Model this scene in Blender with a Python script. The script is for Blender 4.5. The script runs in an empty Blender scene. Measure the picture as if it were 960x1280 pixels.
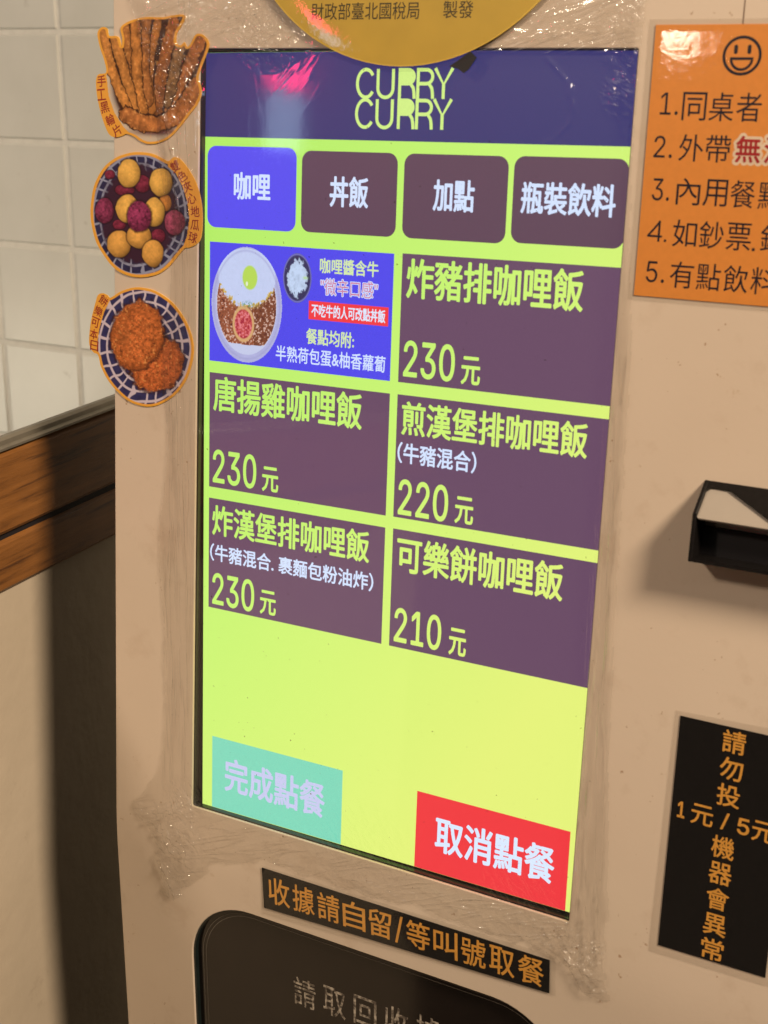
import bpy, bmesh, math
import numpy as np
from mathutils import Vector, Matrix

sc = bpy.context.scene
COL = sc.collection
PHI = math.radians(4.5)                      # the kiosk's screen face leans back by this much
Z_BASE = 1.0                                 # height of the lower edge of the screen opening

# ------------------------------------------------------------------ camera
cam_d = bpy.data.cameras.new('camera')
cam_d.sensor_width = 36.0
cam_d.sensor_fit = 'AUTO'
cam_d.lens = 50.28
cam_d.clip_start = 0.02
cam_d.clip_end = 60
cam = bpy.data.objects.new('camera', cam_d)
COL.objects.link(cam)
rm = Matrix(((0.86921848, -0.15203001, 0.47047435),
             (0.49442247, 0.26268957, -0.82857746),
             (0.00237993, 0.95282793, 0.30350168))).to_4x4()
cam.matrix_world = Matrix.Translation((0.6598613, -0.84043137, 1.59294471)) @ rm
cam_d.dof.use_dof = True
cam_d.dof.focus_distance = 1.17
cam_d.dof.aperture_fstop = 11
sc.camera = cam

# ------------------------------------------------------------------ world, lamps, exposure
w = bpy.data.worlds.new('World')
sc.world = w
w.use_nodes = True
w.node_tree.nodes['Background'].inputs[0].default_value = (1.0, 0.88, 0.74, 1)
w.node_tree.nodes['Background'].inputs[1].default_value = 0.014
sc.view_settings.view_transform = 'Standard'
sc.view_settings.look = 'None'
sc.view_settings.exposure = 0
sc.view_settings.gamma = 1


def lamp(name, kind, loc, target, power, size, col):
    d = bpy.data.lights.new(name, kind)
    d.energy = power
    d.color = col
    if kind == 'AREA':
        d.shape = 'DISK'
        d.size = size
    else:
        d.shadow_soft_size = size
    o = bpy.data.objects.new(name, d)
    COL.objects.link(o)
    o.location = loc
    o.rotation_euler = (Vector(target) - Vector(loc)).to_track_quat('-Z', 'Y').to_euler()
    return o


lamp('ceiling_lamp', 'AREA', (2.42, -0.88, 3.17), (0.2, 0, 1.2), 129, 0.6, (1.0, 0.79, 0.565))
lamp('ceiling_lamp', 'AREA', (-0.75, -1.75, 2.75), (0.2, 0, 1.3), 21, 0.28, (1.0, 0.80, 0.60))
lamp('pendant_lamp', 'POINT', (-0.36, -2.05, 1.98), (0.2, 0, 1.3), 2.4, 0.04, (1.0, 0.84, 0.66))
for dx in (-0.6, 0.1, 0.8, 1.5):             # unseen point lamps, added to put glints on the cling film
    lamp('glint_lamp', 'POINT', (dx, -1.55 + 0.2 * dx, 2.7), (dx, 0, 0), 1.3, 0.03, (1.0, 0.86, 0.70))
lamp('tile_fill_lamp', 'AREA', (-1.75, 0.25, 0.80), (-1.1, 1.0, 1.05), 3.4, 0.35, (1.0, 0.89, 0.68))  # added lamp hidden behind the half wall, brightens the lower tiles
lamp('tile_fill_lamp', 'AREA', (-1.9, -0.2, 2.3), (-1.1, 1.0, 1.4), 3.7, 0.5, (1.0, 0.92, 0.84))  # second added lamp, out of view, fills the upper tiles


# ------------------------------------------------------------------ colour
def lin(c):
    c = np.asarray(c, float) / 255.0
    return np.where(c <= 0.04045, c / 12.92, ((c + 0.055) / 1.055) ** 2.4)


def alb(c):          # a printed colour as photographed under the warm lamps, back to a base colour
    return np.clip(lin(c) / np.array([0.70, 0.55, 0.43]), 0.0, 0.85)


# ------------------------------------------------------------------ materials
MATS = {}


class N:
    def __init__(self, name):
        self.m = bpy.data.materials.new(name)
        self.m.use_nodes = True
        self.t = self.m.node_tree
        self.bsdf = self.t.nodes['Principled BSDF']
        self.out = self.t.nodes['Material Output']
        MATS[name] = self.m

    def n(self, typ, **kw):
        x = self.t.nodes.new(typ)
        for k, v in kw.items():
            setattr(x, k, v)
        return x

    def l(self, a, b):
        self.t.links.new(a, b)

    def noise(self, scale, detail=3, rough=0.5, vec=None, coord='Object', stretch=None):
        tc = self.n('ShaderNodeTexCoord')
        s = tc.outputs[coord]
        if stretch:
            mp = self.n('ShaderNodeMapping')
            mp.inputs['Scale'].default_value = stretch
            self.l(s, mp.inputs[0])
            s = mp.outputs[0]
        x = self.n('ShaderNodeTexNoise')
        x.inputs['Scale'].default_value = scale
        x.inputs['Detail'].default_value = detail
        x.inputs['Roughness'].default_value = rough
        self.l(s, x.inputs['Vector'])
        return x.outputs['Fac']

    def ramp(self, fac, stops):
        r = self.n('ShaderNodeValToRGB')
        e = r.color_ramp.elements
        while len(e) < len(stops):
            e.new(0.5)
        for k, (p, c) in enumerate(stops):
            e[k].position = p
            e[k].color = (*c, 1) if len(c) == 3 else c
        self.l(fac, r.inputs[0])
        return r.outputs[0]

    def mix(self, fac, a, b, blend='MIX'):
        x = self.n('ShaderNodeMix', data_type='RGBA', blend_type=blend)
        for s, i in ((fac, 0), (a, 6), (b, 7)):
            if hasattr(s, 'links'):
                self.l(s, x.inputs[i])
            elif i == 0:
                x.inputs[0].default_value = s
            else:
                x.inputs[i].default_value = (*s, 1)
        return x.outputs[2]

    def bump(self, h, strength, dist=0.001):
        b = self.n('ShaderNodeBump')
        b.inputs['Strength'].default_value = strength
        b.inputs['Distance'].default_value = dist
        self.l(h, b.inputs['Height'])
        self.l(b.outputs[0], self.bsdf.inputs['Normal'])


def simple(name, col, rough=0.5, var=0.10, scale=60, spec=0.5, metal=0.0, bump=0.0):
    m = N(name)
    c = np.asarray(col, float)
    f = m.noise(scale)
    m.l(m.ramp(f, [(0.3, tuple(np.clip(c * (1 - var), 0, 1))), (0.7, tuple(np.clip(c * (1 + var), 0, 1)))]),
        m.bsdf.inputs['Base Color'])
    m.bsdf.inputs['Roughness'].default_value = rough
    m.bsdf.inputs['Specular IOR Level'].default_value = spec
    m.bsdf.inputs['Metallic'].default_value = metal
    if bump:
        m.bump(m.noise(scale * 12), bump)
    return m.m


def glow(name, col, strength=1.0):
    """a lit patch of the display: emission with faint pixel-row unevenness and a dull front glass"""
    m = N(name)
    f = m.noise(900, 2)
    c = np.asarray(col, float)
    m.l(m.ramp(f, [(0.25, tuple(c * 0.95)), (0.75, tuple(np.clip(c * 1.05, 0, 1)))]), m.bsdf.inputs['Emission Color'])
    m.bsdf.inputs['Emission Strength'].default_value = strength
    m.bsdf.inputs['Base Color'].default_value = (0.012, 0.012, 0.014, 1)
    m.bsdf.inputs['Roughness'].default_value = 0.35
    m.bsdf.inputs['Specular IOR Level'].default_value = 0.25
    return m.m


# cream powder-coated sheet: tone drift, stains, small chips
m = N('cream_paint')
base = m.ramp(m.noise(5, 4), [(0.3, (0.635, 0.525, 0.425)), (0.7, (0.69, 0.58, 0.475))])
stain = m.ramp(m.noise(23, 6, 0.65), [(0.57, (0, 0, 0)), (0.72, (0.42, 0.42, 0.42))])
base = m.mix(stain, base, (0.52, 0.40, 0.30))
chip = m.ramp(m.noise(120, 3, 0.6), [(0.705, (0, 0, 0)), (0.73, (0.7, 0.7, 0.7))])
base = m.mix(chip, base, (0.34, 0.20, 0.11))
smudge = m.ramp(m.noise(60, 5, 0.75), [(0.66, (0, 0, 0)), (0.74, (0.5, 0.5, 0.5))])
base = m.mix(smudge, base, (0.46, 0.33, 0.20))
m.l(base, m.bsdf.inputs['Base Color'])
m.bsdf.inputs['Roughness'].default_value = 0.42
m.bsdf.inputs['Specular IOR Level'].default_value = 0.35
m.bump(m.noise(260, 3), 0.10, 0.0006)

simple('cream_shell', (0.62, 0.52, 0.42), 0.45, 0.04)
simple('dark_shell', (0.035, 0.032, 0.030), 0.5, 0.1)
simple('slide_beige', (0.34, 0.30, 0.26), 0.5, 0.05, 30)
simple('black_rubber', (0.010, 0.009, 0.009), 0.28, 0.3, 200)
simple('black_plastic', (0.006, 0.005, 0.005), 0.42, 0.3, 300, spec=0.3, bump=0.15)
simple('pocket_black', (0.004, 0.003, 0.005), 0.6, 0.3)
simple('window_dark', (0.011, 0.008, 0.007), 0.10, 0.15, 30, spec=0.6)
simple('window_rim', (0.012, 0.018, 0.018), 0.2, 0.2, 80)
simple('rim_line', (0.16, 0.14, 0.12), 0.4)
simple('ink_black', alb((16, 12, 24)), 0.4)
simple('ink_red', alb((150, 22, 22)), 0.4)
simple('halo_cream', alb((205, 165, 130)), 0.4)
simple('ink_maroon', alb((130, 32, 24)), 0.45)
simple('ink_brown', alb((58, 44, 18)), 0.4)
simple('print_orange', alb((199, 114, 42)), 0.42, 0.03, 240)
simple('print_gold', alb((176, 132, 42)), 0.42, 0.05, 40)
simple('print_black', alb((13, 9, 8)), 0.42, 0.35, 500, spec=0.3)
simple('print_amber', alb((198, 128, 48)), 0.42, 0.08, 300)
simple('print_yellow', alb((205, 135, 42)), 0.42, 0.06, 200)
simple('tape_black', (0.01, 0.01, 0.011), 0.4)
simple('seam_dark', (0.16, 0.10, 0.07), 0.6)
simple('metal_trim', (0.30, 0.27, 0.22), 0.38, 0.12, 40, metal=0.6)
simple('board_gap', (0.012, 0.009, 0.012), 0.7)
m = N('worn_letters')
k = m.ramp(m.noise(210, 4, 0.7), [(0.38, alb((160, 136, 112))), (0.56, alb((78, 62, 49))), (0.68, alb((44, 34, 28)))])
m.l(k, m.bsdf.inputs['Base Color'])
m.bsdf.inputs['Roughness'].default_value = 0.5

# plaster, tiles, wood, floor
m = N('plaster')
k = m.ramp(m.noise(3.5, 6, 0.6), [(0.3, (0.50, 0.42, 0.32)), (0.7, (0.60, 0.51, 0.40))])
k = m.mix(m.ramp(m.noise(26, 5, 0.7), [(0.62, (0, 0, 0)), (0.75, (0.4, 0.4, 0.4))]), k, (0.33, 0.26, 0.19))
m.l(k, m.bsdf.inputs['Base Color'])
m.bsdf.inputs['Roughness'].default_value = 0.75
m.bump(m.noise(40, 5), 0.25, 0.004)
m = N('white_tile')
k = m.ramp(m.noise(4, 5, 0.6), [(0.3, (0.60, 0.60, 0.555)), (0.7, (0.68, 0.68, 0.635))])
k = m.mix(m.ramp(m.noise(17, 6, 0.75), [(0.63, (0, 0, 0)), (0.72, (0.55, 0.55, 0.55))]), k, (0.30, 0.27, 0.22))
m.l(k, m.bsdf.inputs['Base Color'])
m.bsdf.inputs['Roughness'].default_value = 0.35
m.bump(m.noise(9, 2), 0.25, 0.006)
simple('grout', (0.66, 0.65, 0.60), 0.8, 0.06, 60)
m = N('brown_wood')
k = m.ramp(m.noise(7, 6, 0.62, stretch=(9.0, 0.9, 16.0)),
           [(0.28, (0.07, 0.026, 0.008)), (0.45, (0.23, 0.092, 0.022)), (0.72, (0.34, 0.140, 0.034))])
k = m.mix(m.ramp(m.noise(3, 4, 0.5, stretch=(30, 1.2, 60)), [(0.60, (0, 0, 0)), (0.68, (0.7, 0.7, 0.7))]), k, (0.05, 0.018, 0.008))
m.l(k, m.bsdf.inputs['Base Color'])
m.bsdf.inputs['Roughness'].default_value = 0.45
m.bump(m.noise(60, 4, 0.6, stretch=(9, 0.6, 16)), 0.2, 0.002)
simple('floor_tile', (0.06, 0.05, 0.04), 0.4, 0.15, 8)

# display colours
g = N('screen_lime')          # the panel's lime drifts to green at steep viewing angles, as TN panels do
geo = g.n('ShaderNodeNewGeometry')
def dotn(v):
    d = g.n('ShaderNodeVectorMath', operation='DOT_PRODUCT')
    g.l(geo.outputs['Incoming'], d.inputs[0])
    d.inputs[1].default_value = v
    return d.outputs['Value']
hx = g.n('ShaderNodeMath', operation='MULTIPLY_ADD')
g.l(dotn((1, 0, 0)), hx.inputs[0]); hx.inputs[1].default_value = 2.26; hx.inputs[2].default_value = -0.43
vz = g.n('ShaderNodeMath', operation='MULTIPLY_ADD')
g.l(dotn((0, math.sin(PHI), math.cos(PHI))), vz.inputs[0]); vz.inputs[1].default_value = -1.03
g.l(hx.outputs[0], vz.inputs[2])
g.l(g.ramp(vz.outputs[0], [(0.0, lin((240, 255, 130))), (0.5, lin((208, 255, 120))), (1.0, lin((178, 246, 102)))]),
    g.bsdf.inputs['Emission Color'])
g.bsdf.inputs['Emission Strength'].default_value = 1.0
g.bsdf.inputs['Base Color'].default_value = (0.012, 0.012, 0.012, 1)
g.bsdf.inputs['Roughness'].default_value = 0.35
g.bsdf.inputs['Specular IOR Level'].default_value = 0.25
glow('screen_purple', lin((107, 75, 105)))
glow('screen_letters', lin((218, 252, 140)))
glow('screen_plum', lin((97, 69, 90)))
glow('screen_navy', lin((53, 52, 116)))
glow('screen_violet', lin((88, 80, 250)))
glow('screen_blue', lin((80, 74, 246)))
glow('screen_white', lin((206, 222, 255)), 1.18)
glow('screen_teal', lin((128, 226, 196)))
glow('screen_teal_white', lin((208, 212, 255)))
glow('screen_red', lin((255, 58, 66)))
glow('screen_red_white', lin((214, 230, 255)), 1.18)
glow('screen_pale_lime', lin((222, 244, 180)))
glow('screen_pink', lin((214, 130, 170)))
m = N('screen_picture')
at = m.n('ShaderNodeVertexColor', layer_name='Col')
m.l(at.outputs[0], m.bsdf.inputs['Emission Color'])
m.bsdf.inputs['Emission Strength'].default_value = 1.0
m.bsdf.inputs['Base Color'].default_value = (0.01, 0.01, 0.01, 1)
m.bsdf.inputs['Roughness'].default_value = 0.35
m = N('printed_picture')
at = m.n('ShaderNodeVertexColor', layer_name='Col')
m.l(at.outputs[0], m.bsdf.inputs['Base Color'])
m.bsdf.inputs['Roughness'].default_value = 0.40
m.bsdf.inputs['Specular IOR Level'].default_value = 0.4


def clear(name, tint, gloss_rough, gloss, haze=0.0, speck=False, bump=0.0):
    m = N(name)
    tr = m.n('ShaderNodeBsdfTransparent')
    tr.inputs[0].default_value = (*tint, 1)
    if speck:
        s = m.ramp(m.noise(420, 2, 0.5), [(0.725, (*tint,)), (0.75, (0.45, 0.40, 0.32))])
        m.l(s, tr.inputs[0])
    gl = m.n('ShaderNodeBsdfAnisotropic')
    gl.inputs['Roughness'].default_value = gloss_rough
    lw = m.n('ShaderNodeLayerWeight')
    lw.inputs['Blend'].default_value = 0.5
    pw = m.n('ShaderNodeMath', operation='POWER')
    m.l(lw.outputs['Facing'], pw.inputs[0])
    pw.inputs[1].default_value = 5.0
    fr = m.n('ShaderNodeMath', operation='MULTIPLY_ADD')
    m.l(pw.outputs[0], fr.inputs[0])
    fr.inputs[1].default_value = 0.92
    fr.inputs[2].default_value = 0.075          # two faces of the sheet
    if bump:
        b = m.n('ShaderNodeBump')
        b.inputs['Strength'].default_value = bump
        b.inputs['Distance'].default_value = 0.0006
        m.l(m.noise(150, 4, 0.6), b.inputs['Height'])
        m.l(b.outputs[0], gl.inputs['Normal'])
    mu = m.n('ShaderNodeMath', operation='MULTIPLY')
    m.l(fr.outputs[0], mu.inputs[0])
    mu.inputs[1].default_value = gloss
    mx = m.n('ShaderNodeMixShader')
    m.l(mu.outputs[0], mx.inputs[0])
    m.l(tr.outputs[0], mx.inputs[1])
    m.l(gl.outputs[0], mx.inputs[2])
    last = mx
    if haze:
        df = m.n('ShaderNodeBsdfDiffuse')
        df.inputs[0].default_value = (0.8, 0.78, 0.75, 1)
        m2 = m.n('ShaderNodeMixShader')
        m2.inputs[0].default_value = haze
        m.l(mx.outputs[0], m2.inputs[1])
        m.l(df.outputs[0], m2.inputs[2])
        last = m2
    m.l(last.outputs[0], m.out.inputs['Surface'])
    return m.m




def cling():
    m = N('cling_film')
    at = m.n('ShaderNodeVertexColor', layer_name='Col')       # how creased the film is: sides, top and bottom, corners
    sp = m.n('ShaderNodeSeparateColor')
    m.l(at.outputs[0], sp.inputs[0])

    def mul(a, b):
        x = m.n('ShaderNodeMath', operation='MULTIPLY')
        for k, q in enumerate((a, b)):
            if hasattr(q, 'links'):
                m.l(q, x.inputs[k])
            else:
                x.inputs[k].default_value = q
        return x.outputs[0]

    def addn(a, b):
        x = m.n('ShaderNodeMath', operation='ADD')
        m.l(a, x.inputs[0]); m.l(b, x.inputs[1])
        return x.outputs[0]

    def fold(f, lo=0.36, mid=0.5, hi=0.64):                     # thin ridges where the noise crosses its middle
        return m.ramp(f, [(lo, (0, 0, 0)), (mid, (1, 1, 1)), (hi, (0, 0, 0))])

    def rotnoise(scale, stretch, rot, detail=2):
        tc = m.n('ShaderNodeTexCoord')
        m1 = m.n('ShaderNodeMapping')
        m1.inputs['Rotation'].default_value = (0, rot, 0)
        m.l(tc.outputs['Object'], m1.inputs[0])
        m2 = m.n('ShaderNodeMapping')
        m2.inputs['Scale'].default_value = stretch
        m.l(m1.outputs[0], m2.inputs[0])
        x = m.n('ShaderNodeTexNoise')
        x.inputs['Scale'].default_value = scale
        x.inputs['Detail'].default_value = detail
        x.inputs['Distortion'].default_value = 0.4
        m.l(m2.outputs[0], x.inputs['Vector'])
        return x.outputs['Fac']
    side = fold(rotnoise(1.0, (150, 1, 9), 0.03), 0.44, 0.5, 0.56)
    top = fold(rotnoise(1.0, (16, 1, 120), 0.35), 0.43, 0.5, 0.57)
    cor = addn(fold(rotnoise(1.0, (120, 1, 45), 0.7), 0.38, 0.5, 0.62), fold(rotnoise(1.0, (60, 1, 140), -0.6), 0.38, 0.5, 0.62))
    h = addn(addn(mul(side, sp.outputs[0]), mul(top, sp.outputs[1])), mul(cor, sp.outputs[2]))
    b = m.n('ShaderNodeBump')
    b.inputs['Strength'].default_value = 0.9
    b.inputs['Distance'].default_value = 0.0014
    m.l(h, b.inputs['Height'])
    lw = m.n('ShaderNodeLayerWeight')
    lw.inputs['Blend'].default_value = 0.5
    m.l(b.outputs[0], lw.inputs['Normal'])
    pw = m.n('ShaderNodeMath', operation='POWER')
    m.l(lw.outputs['Facing'], pw.inputs[0])
    pw.inputs[1].default_value = 5.0
    fr = m.n('ShaderNodeMath', operation='MULTIPLY_ADD')
    m.l(pw.outputs[0], fr.inputs[0])
    fr.inputs[1].default_value = 0.38
    fr.inputs[2].default_value = 0.085
    # seen edge-on, or folded double, the sheet takes more light: tint by the folds
    dens = m.n('ShaderNodeMath', operation='MULTIPLY')
    m.l(h, dens.inputs[0]); dens.inputs[1].default_value = 0.055
    spk = m.ramp(m.noise(330, 2, 0.5), [(0.752, (0.985, 0.98, 0.972)), (0.775, (0.45, 0.40, 0.32))])
    dens.use_clamp = True
    dmin = m.n('ShaderNodeMath', operation='MINIMUM')
    m.l(dens.outputs[0], dmin.inputs[0]); dmin.inputs[1].default_value = 0.035
    lw2 = m.n('ShaderNodeLayerWeight')
    lw2.inputs['Blend'].default_value = 0.5
    p2 = m.n('ShaderNodeMath', operation='POWER')
    m.l(lw2.outputs['Facing'], p2.inputs[0]); p2.inputs[1].default_value = 2.6
    p3 = m.n('ShaderNodeMath', operation='MULTIPLY_ADD')
    m.l(p2.outputs[0], p3.inputs[0]); p3.inputs[1].default_value = 0.28
    m.l(dmin.outputs[0], p3.inputs[2])
    p3.use_clamp = True
    dmin = p3
    tint = m.mix(dmin.outputs[0], spk, (0.42, 0.38, 0.33))
    tr = m.n('ShaderNodeBsdfTransparent')
    m.l(tint, tr.inputs[0])
    gl = m.n('ShaderNodeBsdfAnisotropic')
    gl.inputs['Roughness'].default_value = 0.06
    gl.inputs['Roughness'].default_value = 0.05
    m.l(b.outputs[0], gl.inputs['Normal'])
    g2 = m.n('ShaderNodeBsdfAnisotropic')                     # the matter sheen of its fine scratches
    g2.inputs['Roughness'].default_value = 0.33
    m.l(b.outputs[0], g2.inputs['Normal'])
    gm = m.n('ShaderNodeMixShader')
    gm.inputs[0].default_value = 0.45
    m.l(gl.outputs[0], gm.inputs[1]); m.l(g2.outputs[0], gm.inputs[2])
    mx = m.n('ShaderNodeMixShader')
    m.l(fr.outputs[0], mx.inputs[0]); m.l(tr.outputs[0], mx.inputs[1]); m.l(gm.outputs[0], mx.inputs[2])
    df = m.n('ShaderNodeBsdfDiffuse')
    df.inputs[0].default_value = (0.8, 0.78, 0.75, 1)
    m2 = m.n('ShaderNodeMixShader')
    m2.inputs[0].default_value = 0.010
    m.l(mx.outputs[0], m2.inputs[1]); m.l(df.outputs[0], m2.inputs[2])
    m.l(m2.outputs[0], m.out.inputs['Surface'])


cling()
clear('laminate', (0.965, 0.96, 0.95), 0.045, 0.8, 0.006, bump=0.13)


# ------------------------------------------------------------------ frames (all in millimetres)
def face(x, y, z):
    """flat upper face of the kiosk: x right, z up the leaning face, y into the cabinet"""
    cz, sz = math.cos(PHI), math.sin(PHI)
    return Vector((x / 1000, (y * cz + z * sz) / 1000, Z_BASE + (z * cz - y * sz) / 1000))


FOLD, RAD = -40.0, 22.0


def skin(x, y, s):
    """the bent front sheet: leaning above the fold, upright below it; y is measured off the sheet"""
    if s > FOLD + RAD:
        return face(x, y, s)
    if s < FOLD - RAD:
        a = PHI
    else:
        a = PHI * (FOLD + RAD - s) / (2 * RAD)
    # arc from the start of the bend
    R = 2 * RAD / PHI
    z0 = FOLD + RAD
    if s < FOLD - RAD:
        yy = R * (1 - math.cos(PHI)); zz = z0 - R * math.sin(PHI)
        d = (FOLD - RAD) - s
        yy += d * math.sin(PHI); zz -= d * math.cos(PHI)
    else:
        yy = R * (1 - math.cos(a)); zz = z0 - R * math.sin(a)
    # outward offset along local normal
    return face(x, yy + y * math.cos(a), zz + y * math.sin(a))


TH = math.radians(0.52)


def disp(x, y, z):
    """the display, mounted half a degree askew, 8 mm behind the face"""
    c, s = math.cos(TH), math.sin(TH)
    return face(5.0 + x * c - z * s, 8.0 + y, 0.2 + x * s + z * c)


def local(ox, oz, ang=0.0, base=skin):
    c, s = math.cos(ang), math.sin(ang)
    return lambda x, y, z: base(ox + x * c - z * s, y, oz + x * s + z * c)


def world(x, y, z):
    return Vector((x, y, z))


# ------------------------------------------------------------------ mesh building
_txt = {}
import os
INTER = None
_p = os.path.join(bpy.utils.system_resource('DATAFILES') or '', 'fonts', 'Inter.woff2')   # Blender's own interface typeface
try:
    INTER = bpy.data.fonts.load(_p)
except Exception:
    INTER = None


def glyphs(s):
    key = s
    if key in _txt:
        return _txt[key]
    cu = bpy.data.curves.new('t', 'FONT')
    cu.body = s
    if INTER is not None and s.isascii():
        cu.font = INTER
    cu.resolution_u = 3
    cu.fill_mode = 'BOTH'
    o = bpy.data.objects.new('t', cu)
    COL.objects.link(o)
    dg = bpy.context.evaluated_depsgraph_get()
    me = bpy.data.meshes.new_from_object(o.evaluated_get(dg))
    v = np.array([x.co[:2] for x in me.vertices], float)
    f = [tuple(p.vertices) for p in me.polygons]
    # keep one facing
    f = [q for q, p in zip(f, me.polygons)]
    bpy.data.objects.remove(o)
    bpy.data.curves.remove(cu)
    bpy.data.meshes.remove(me)
    lo, hi = v.min(0), v.max(0)
    _txt[key] = (v, f, lo, hi)
    return _txt[key]


class MB:
    def __init__(self, frame=world):
        self.v, self.f, self.mi, self.mats, self.c = [], [], [], [], {}
        self.frame = frame

    def mat(self, m):
        if m not in self.mats:
            self.mats.append(m)
        return self.mats.index(m)

    def add(self, pts, faces, m, cols=None):
        b = len(self.v)
        self.v += [self.frame(*p) for p in pts]
        i = self.mat(m)
        for q in faces:
            self.f.append([b + k for k in q])
            self.mi.append(i)
        if cols is not None:
            for k, c in enumerate(cols):
                self.c[b + k] = c
        return self

    def poly(self, pts, y, m):
        return self.add([(x, y, z) for x, z in pts], [list(range(len(pts)))], m)

    def rect(self, x0, z0, x1, z1, y, m):
        return self.poly([(x0, z0), (x1, z0), (x1, z1), (x0, z1)], y, m)

    def rrect(self, x0, z0, x1, z1, r, y, m, n=6):
        return self.poly(rounded(x0, z0, x1, z1, r, n), y, m)

    def prism(self, pts, y0, y1, m, side=None):
        n = len(pts)
        v = [(x, y0, z) for x, z in pts] + [(x, y1, z) for x, z in pts]
        self.add(v, [list(range(n)), list(range(2 * n - 1, n - 1, -1))], m)
        b = len(self.v) - 2 * n
        i = self.mat(side or m)
        for k in range(n):
            self.f.append([b + k, b + (k + 1) % n, b + n + (k + 1) % n, b + n + k])
            self.mi.append(i)
        return self

    def box(self, x0, x1, y0, y1, z0, z1, m):
        return self.prism([(x0, z0), (x1, z0), (x1, z1), (x0, z1)], y0, y1, m)

    def text(self, s, x0, z0, x1, z1, y, m, off=0.0, rot=0.0, pad=0.0):
        """letters fitted into a box; off (in em) thickens the strokes by stacked, slightly shifted copies"""
        v, f, lo, hi = glyphs(s)
        e = 0.0 if pad else max(off, 0.0)
        k = 0.9 * (z1 - z0)                                    # about one em in mm
        x0, x1, z0, z1 = x0 + e * k, x1 - e * k, z0 + e * k, z1 - e * k
        sx, sz = (x1 - x0) / (hi[0] - lo[0]), (z1 - z0) / (hi[1] - lo[1])
        cx, cz = (x0 + x1) / 2, (z0 + z1) / 2
        c, sn = math.cos(rot), math.sin(rot)
        n = 0 if off <= 0 else (8 if off < 0.04 else 14)
        sh = [(0.0, 0.0)] + [(off * k * math.cos(2 * math.pi * q / n), off * k * math.sin(2 * math.pi * q / n)) for q in range(n)]
        for q, (ax, az) in enumerate(sh):
            P = []
            for a, b in v:
                dx = x0 + (a - lo[0]) * sx - cx + ax
                dz = z0 + (b - lo[1]) * sz - cz + az
                P.append((cx + dx * c - dz * sn, y + 0.004 * q, cz + dx * sn + dz * c))
            self.add(P, f, m)
        return self

    def stroke(self, pts, wd, y, m):
        """a flat pen stroke of constant width through pts"""
        P = np.array(pts, float)
        d = np.gradient(P, axis=0)
        d /= np.linalg.norm(d, axis=1)[:, None] + 1e-9
        nn = np.stack([-d[:, 1], d[:, 0]], 1) * wd / 2
        L, R_ = P + nn, P - nn
        n = len(P)
        return self.add([(a, y, b) for a, b in L] + [(a, y, b) for a, b in R_],
                        [[k, k + 1, n + k + 1, n + k] for k in range(n - 1)], m)

    def raster(self, fn, x0, z0, x1, z1, nx, nz, y, m, warp=None):
        """grid of coloured points; fn(U,V) -> rgb (linear), keep mask. U,V are the picture's own units"""
        U, V = np.meshgrid(np.linspace(x0, x1, nx), np.linspace(z0, z1, nz))
        rgb, keep = fn(U, V)
        idx = -np.ones(U.shape, int)
        cell = keep[:-1, :-1] & keep[1:, :-1] & keep[:-1, 1:] & keep[1:, 1:]
        used = np.zeros(U.shape, bool)
        used[:-1, :-1] |= cell; used[1:, :-1] |= cell; used[:-1, 1:] |= cell; used[1:, 1:] |= cell
        idx[used] = np.arange(used.sum())
        pu, pv = U[used], V[used]
        if warp:
            pu, pv = warp(pu, pv)
        pts = [(a, y, b) for a, b in zip(pu, pv)]
        jj, ii = np.nonzero(cell)
        faces = np.stack([idx[jj, ii], idx[jj, ii + 1], idx[jj + 1, ii + 1], idx[jj + 1, ii]], 1).tolist()
        return self.add(pts, faces, m, cols=rgb[used])

    def build(self, name, parent=None, loc=None, smooth=False):
        me = bpy.data.meshes.new(name)
        if loc is None:
            loc = parent_origin(parent) if parent else sum(self.v, Vector()) / len(self.v)
        loc = Vector(loc)
        me.from_pydata([tuple(p - loc) for p in self.v], [], self.f)
        for mm in self.mats:
            me.materials.append(MATS[mm])
        me.polygons.foreach_set('material_index', self.mi)
        if smooth:
            me.polygons.foreach_set('use_smooth', [True] * len(me.polygons))
        if self.c:
            a = me.color_attributes.new('Col', 'FLOAT_COLOR', 'POINT')
            arr = np.ones((len(self.v), 4), np.float32)
            ks = np.array(list(self.c.keys()))
            arr[ks, :3] = np.array(list(self.c.values()))
            a.data.foreach_set('color', arr.ravel())
        me.update()
        o = bpy.data.objects.new(name, me)
        COL.objects.link(o)
        if parent:
            o.parent = parent
        else:
            o.location = loc
        return o


def parent_origin(p):
    t = Vector()
    while p:
        t += p.location
        p = p.parent
    return t


def thing(name, loc, label, cat, group=None):
    o = bpy.data.objects.new(name, None)
    o.empty_display_size = 0.05
    COL.objects.link(o)
    o.location = loc
    return tag(o, label, cat, group)


def tag(o, label, cat, group=None):
    o['label'] = label
    o['category'] = cat
    if group:
        o['group'] = group
    return o


def rounded(x0, z0, x1, z1, r, n=6):
    P = []
    for cx, cz, a in ((x1 - r, z1 - r, 0), (x0 + r, z1 - r, 90), (x0 + r, z0 + r, 180), (x1 - r, z0 + r, 270)):
        for k in range(n + 1):
            t = math.radians(a + 90 * k / n)
            P.append((cx + r * math.cos(t), cz + r * math.sin(t)))
    return P


def smooth_loop(pts, n=6):
    P = np.array(pts, float)
    out = []
    m_ = len(P)
    for i in range(m_):
        p0, p1, p2, p3 = P[i - 1], P[i], P[(i + 1) % m_], P[(i + 2) % m_]
        for k in range(n):
            t = k / n
            out.append(tuple(0.5 * ((2 * p1) + (p2 - p0) * t + (2 * p0 - 5 * p1 + 4 * p2 - p3) * t * t
                                    + (3 * p1 - p0 - 3 * p2 + p3) * t ** 3)))
    return out


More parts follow.
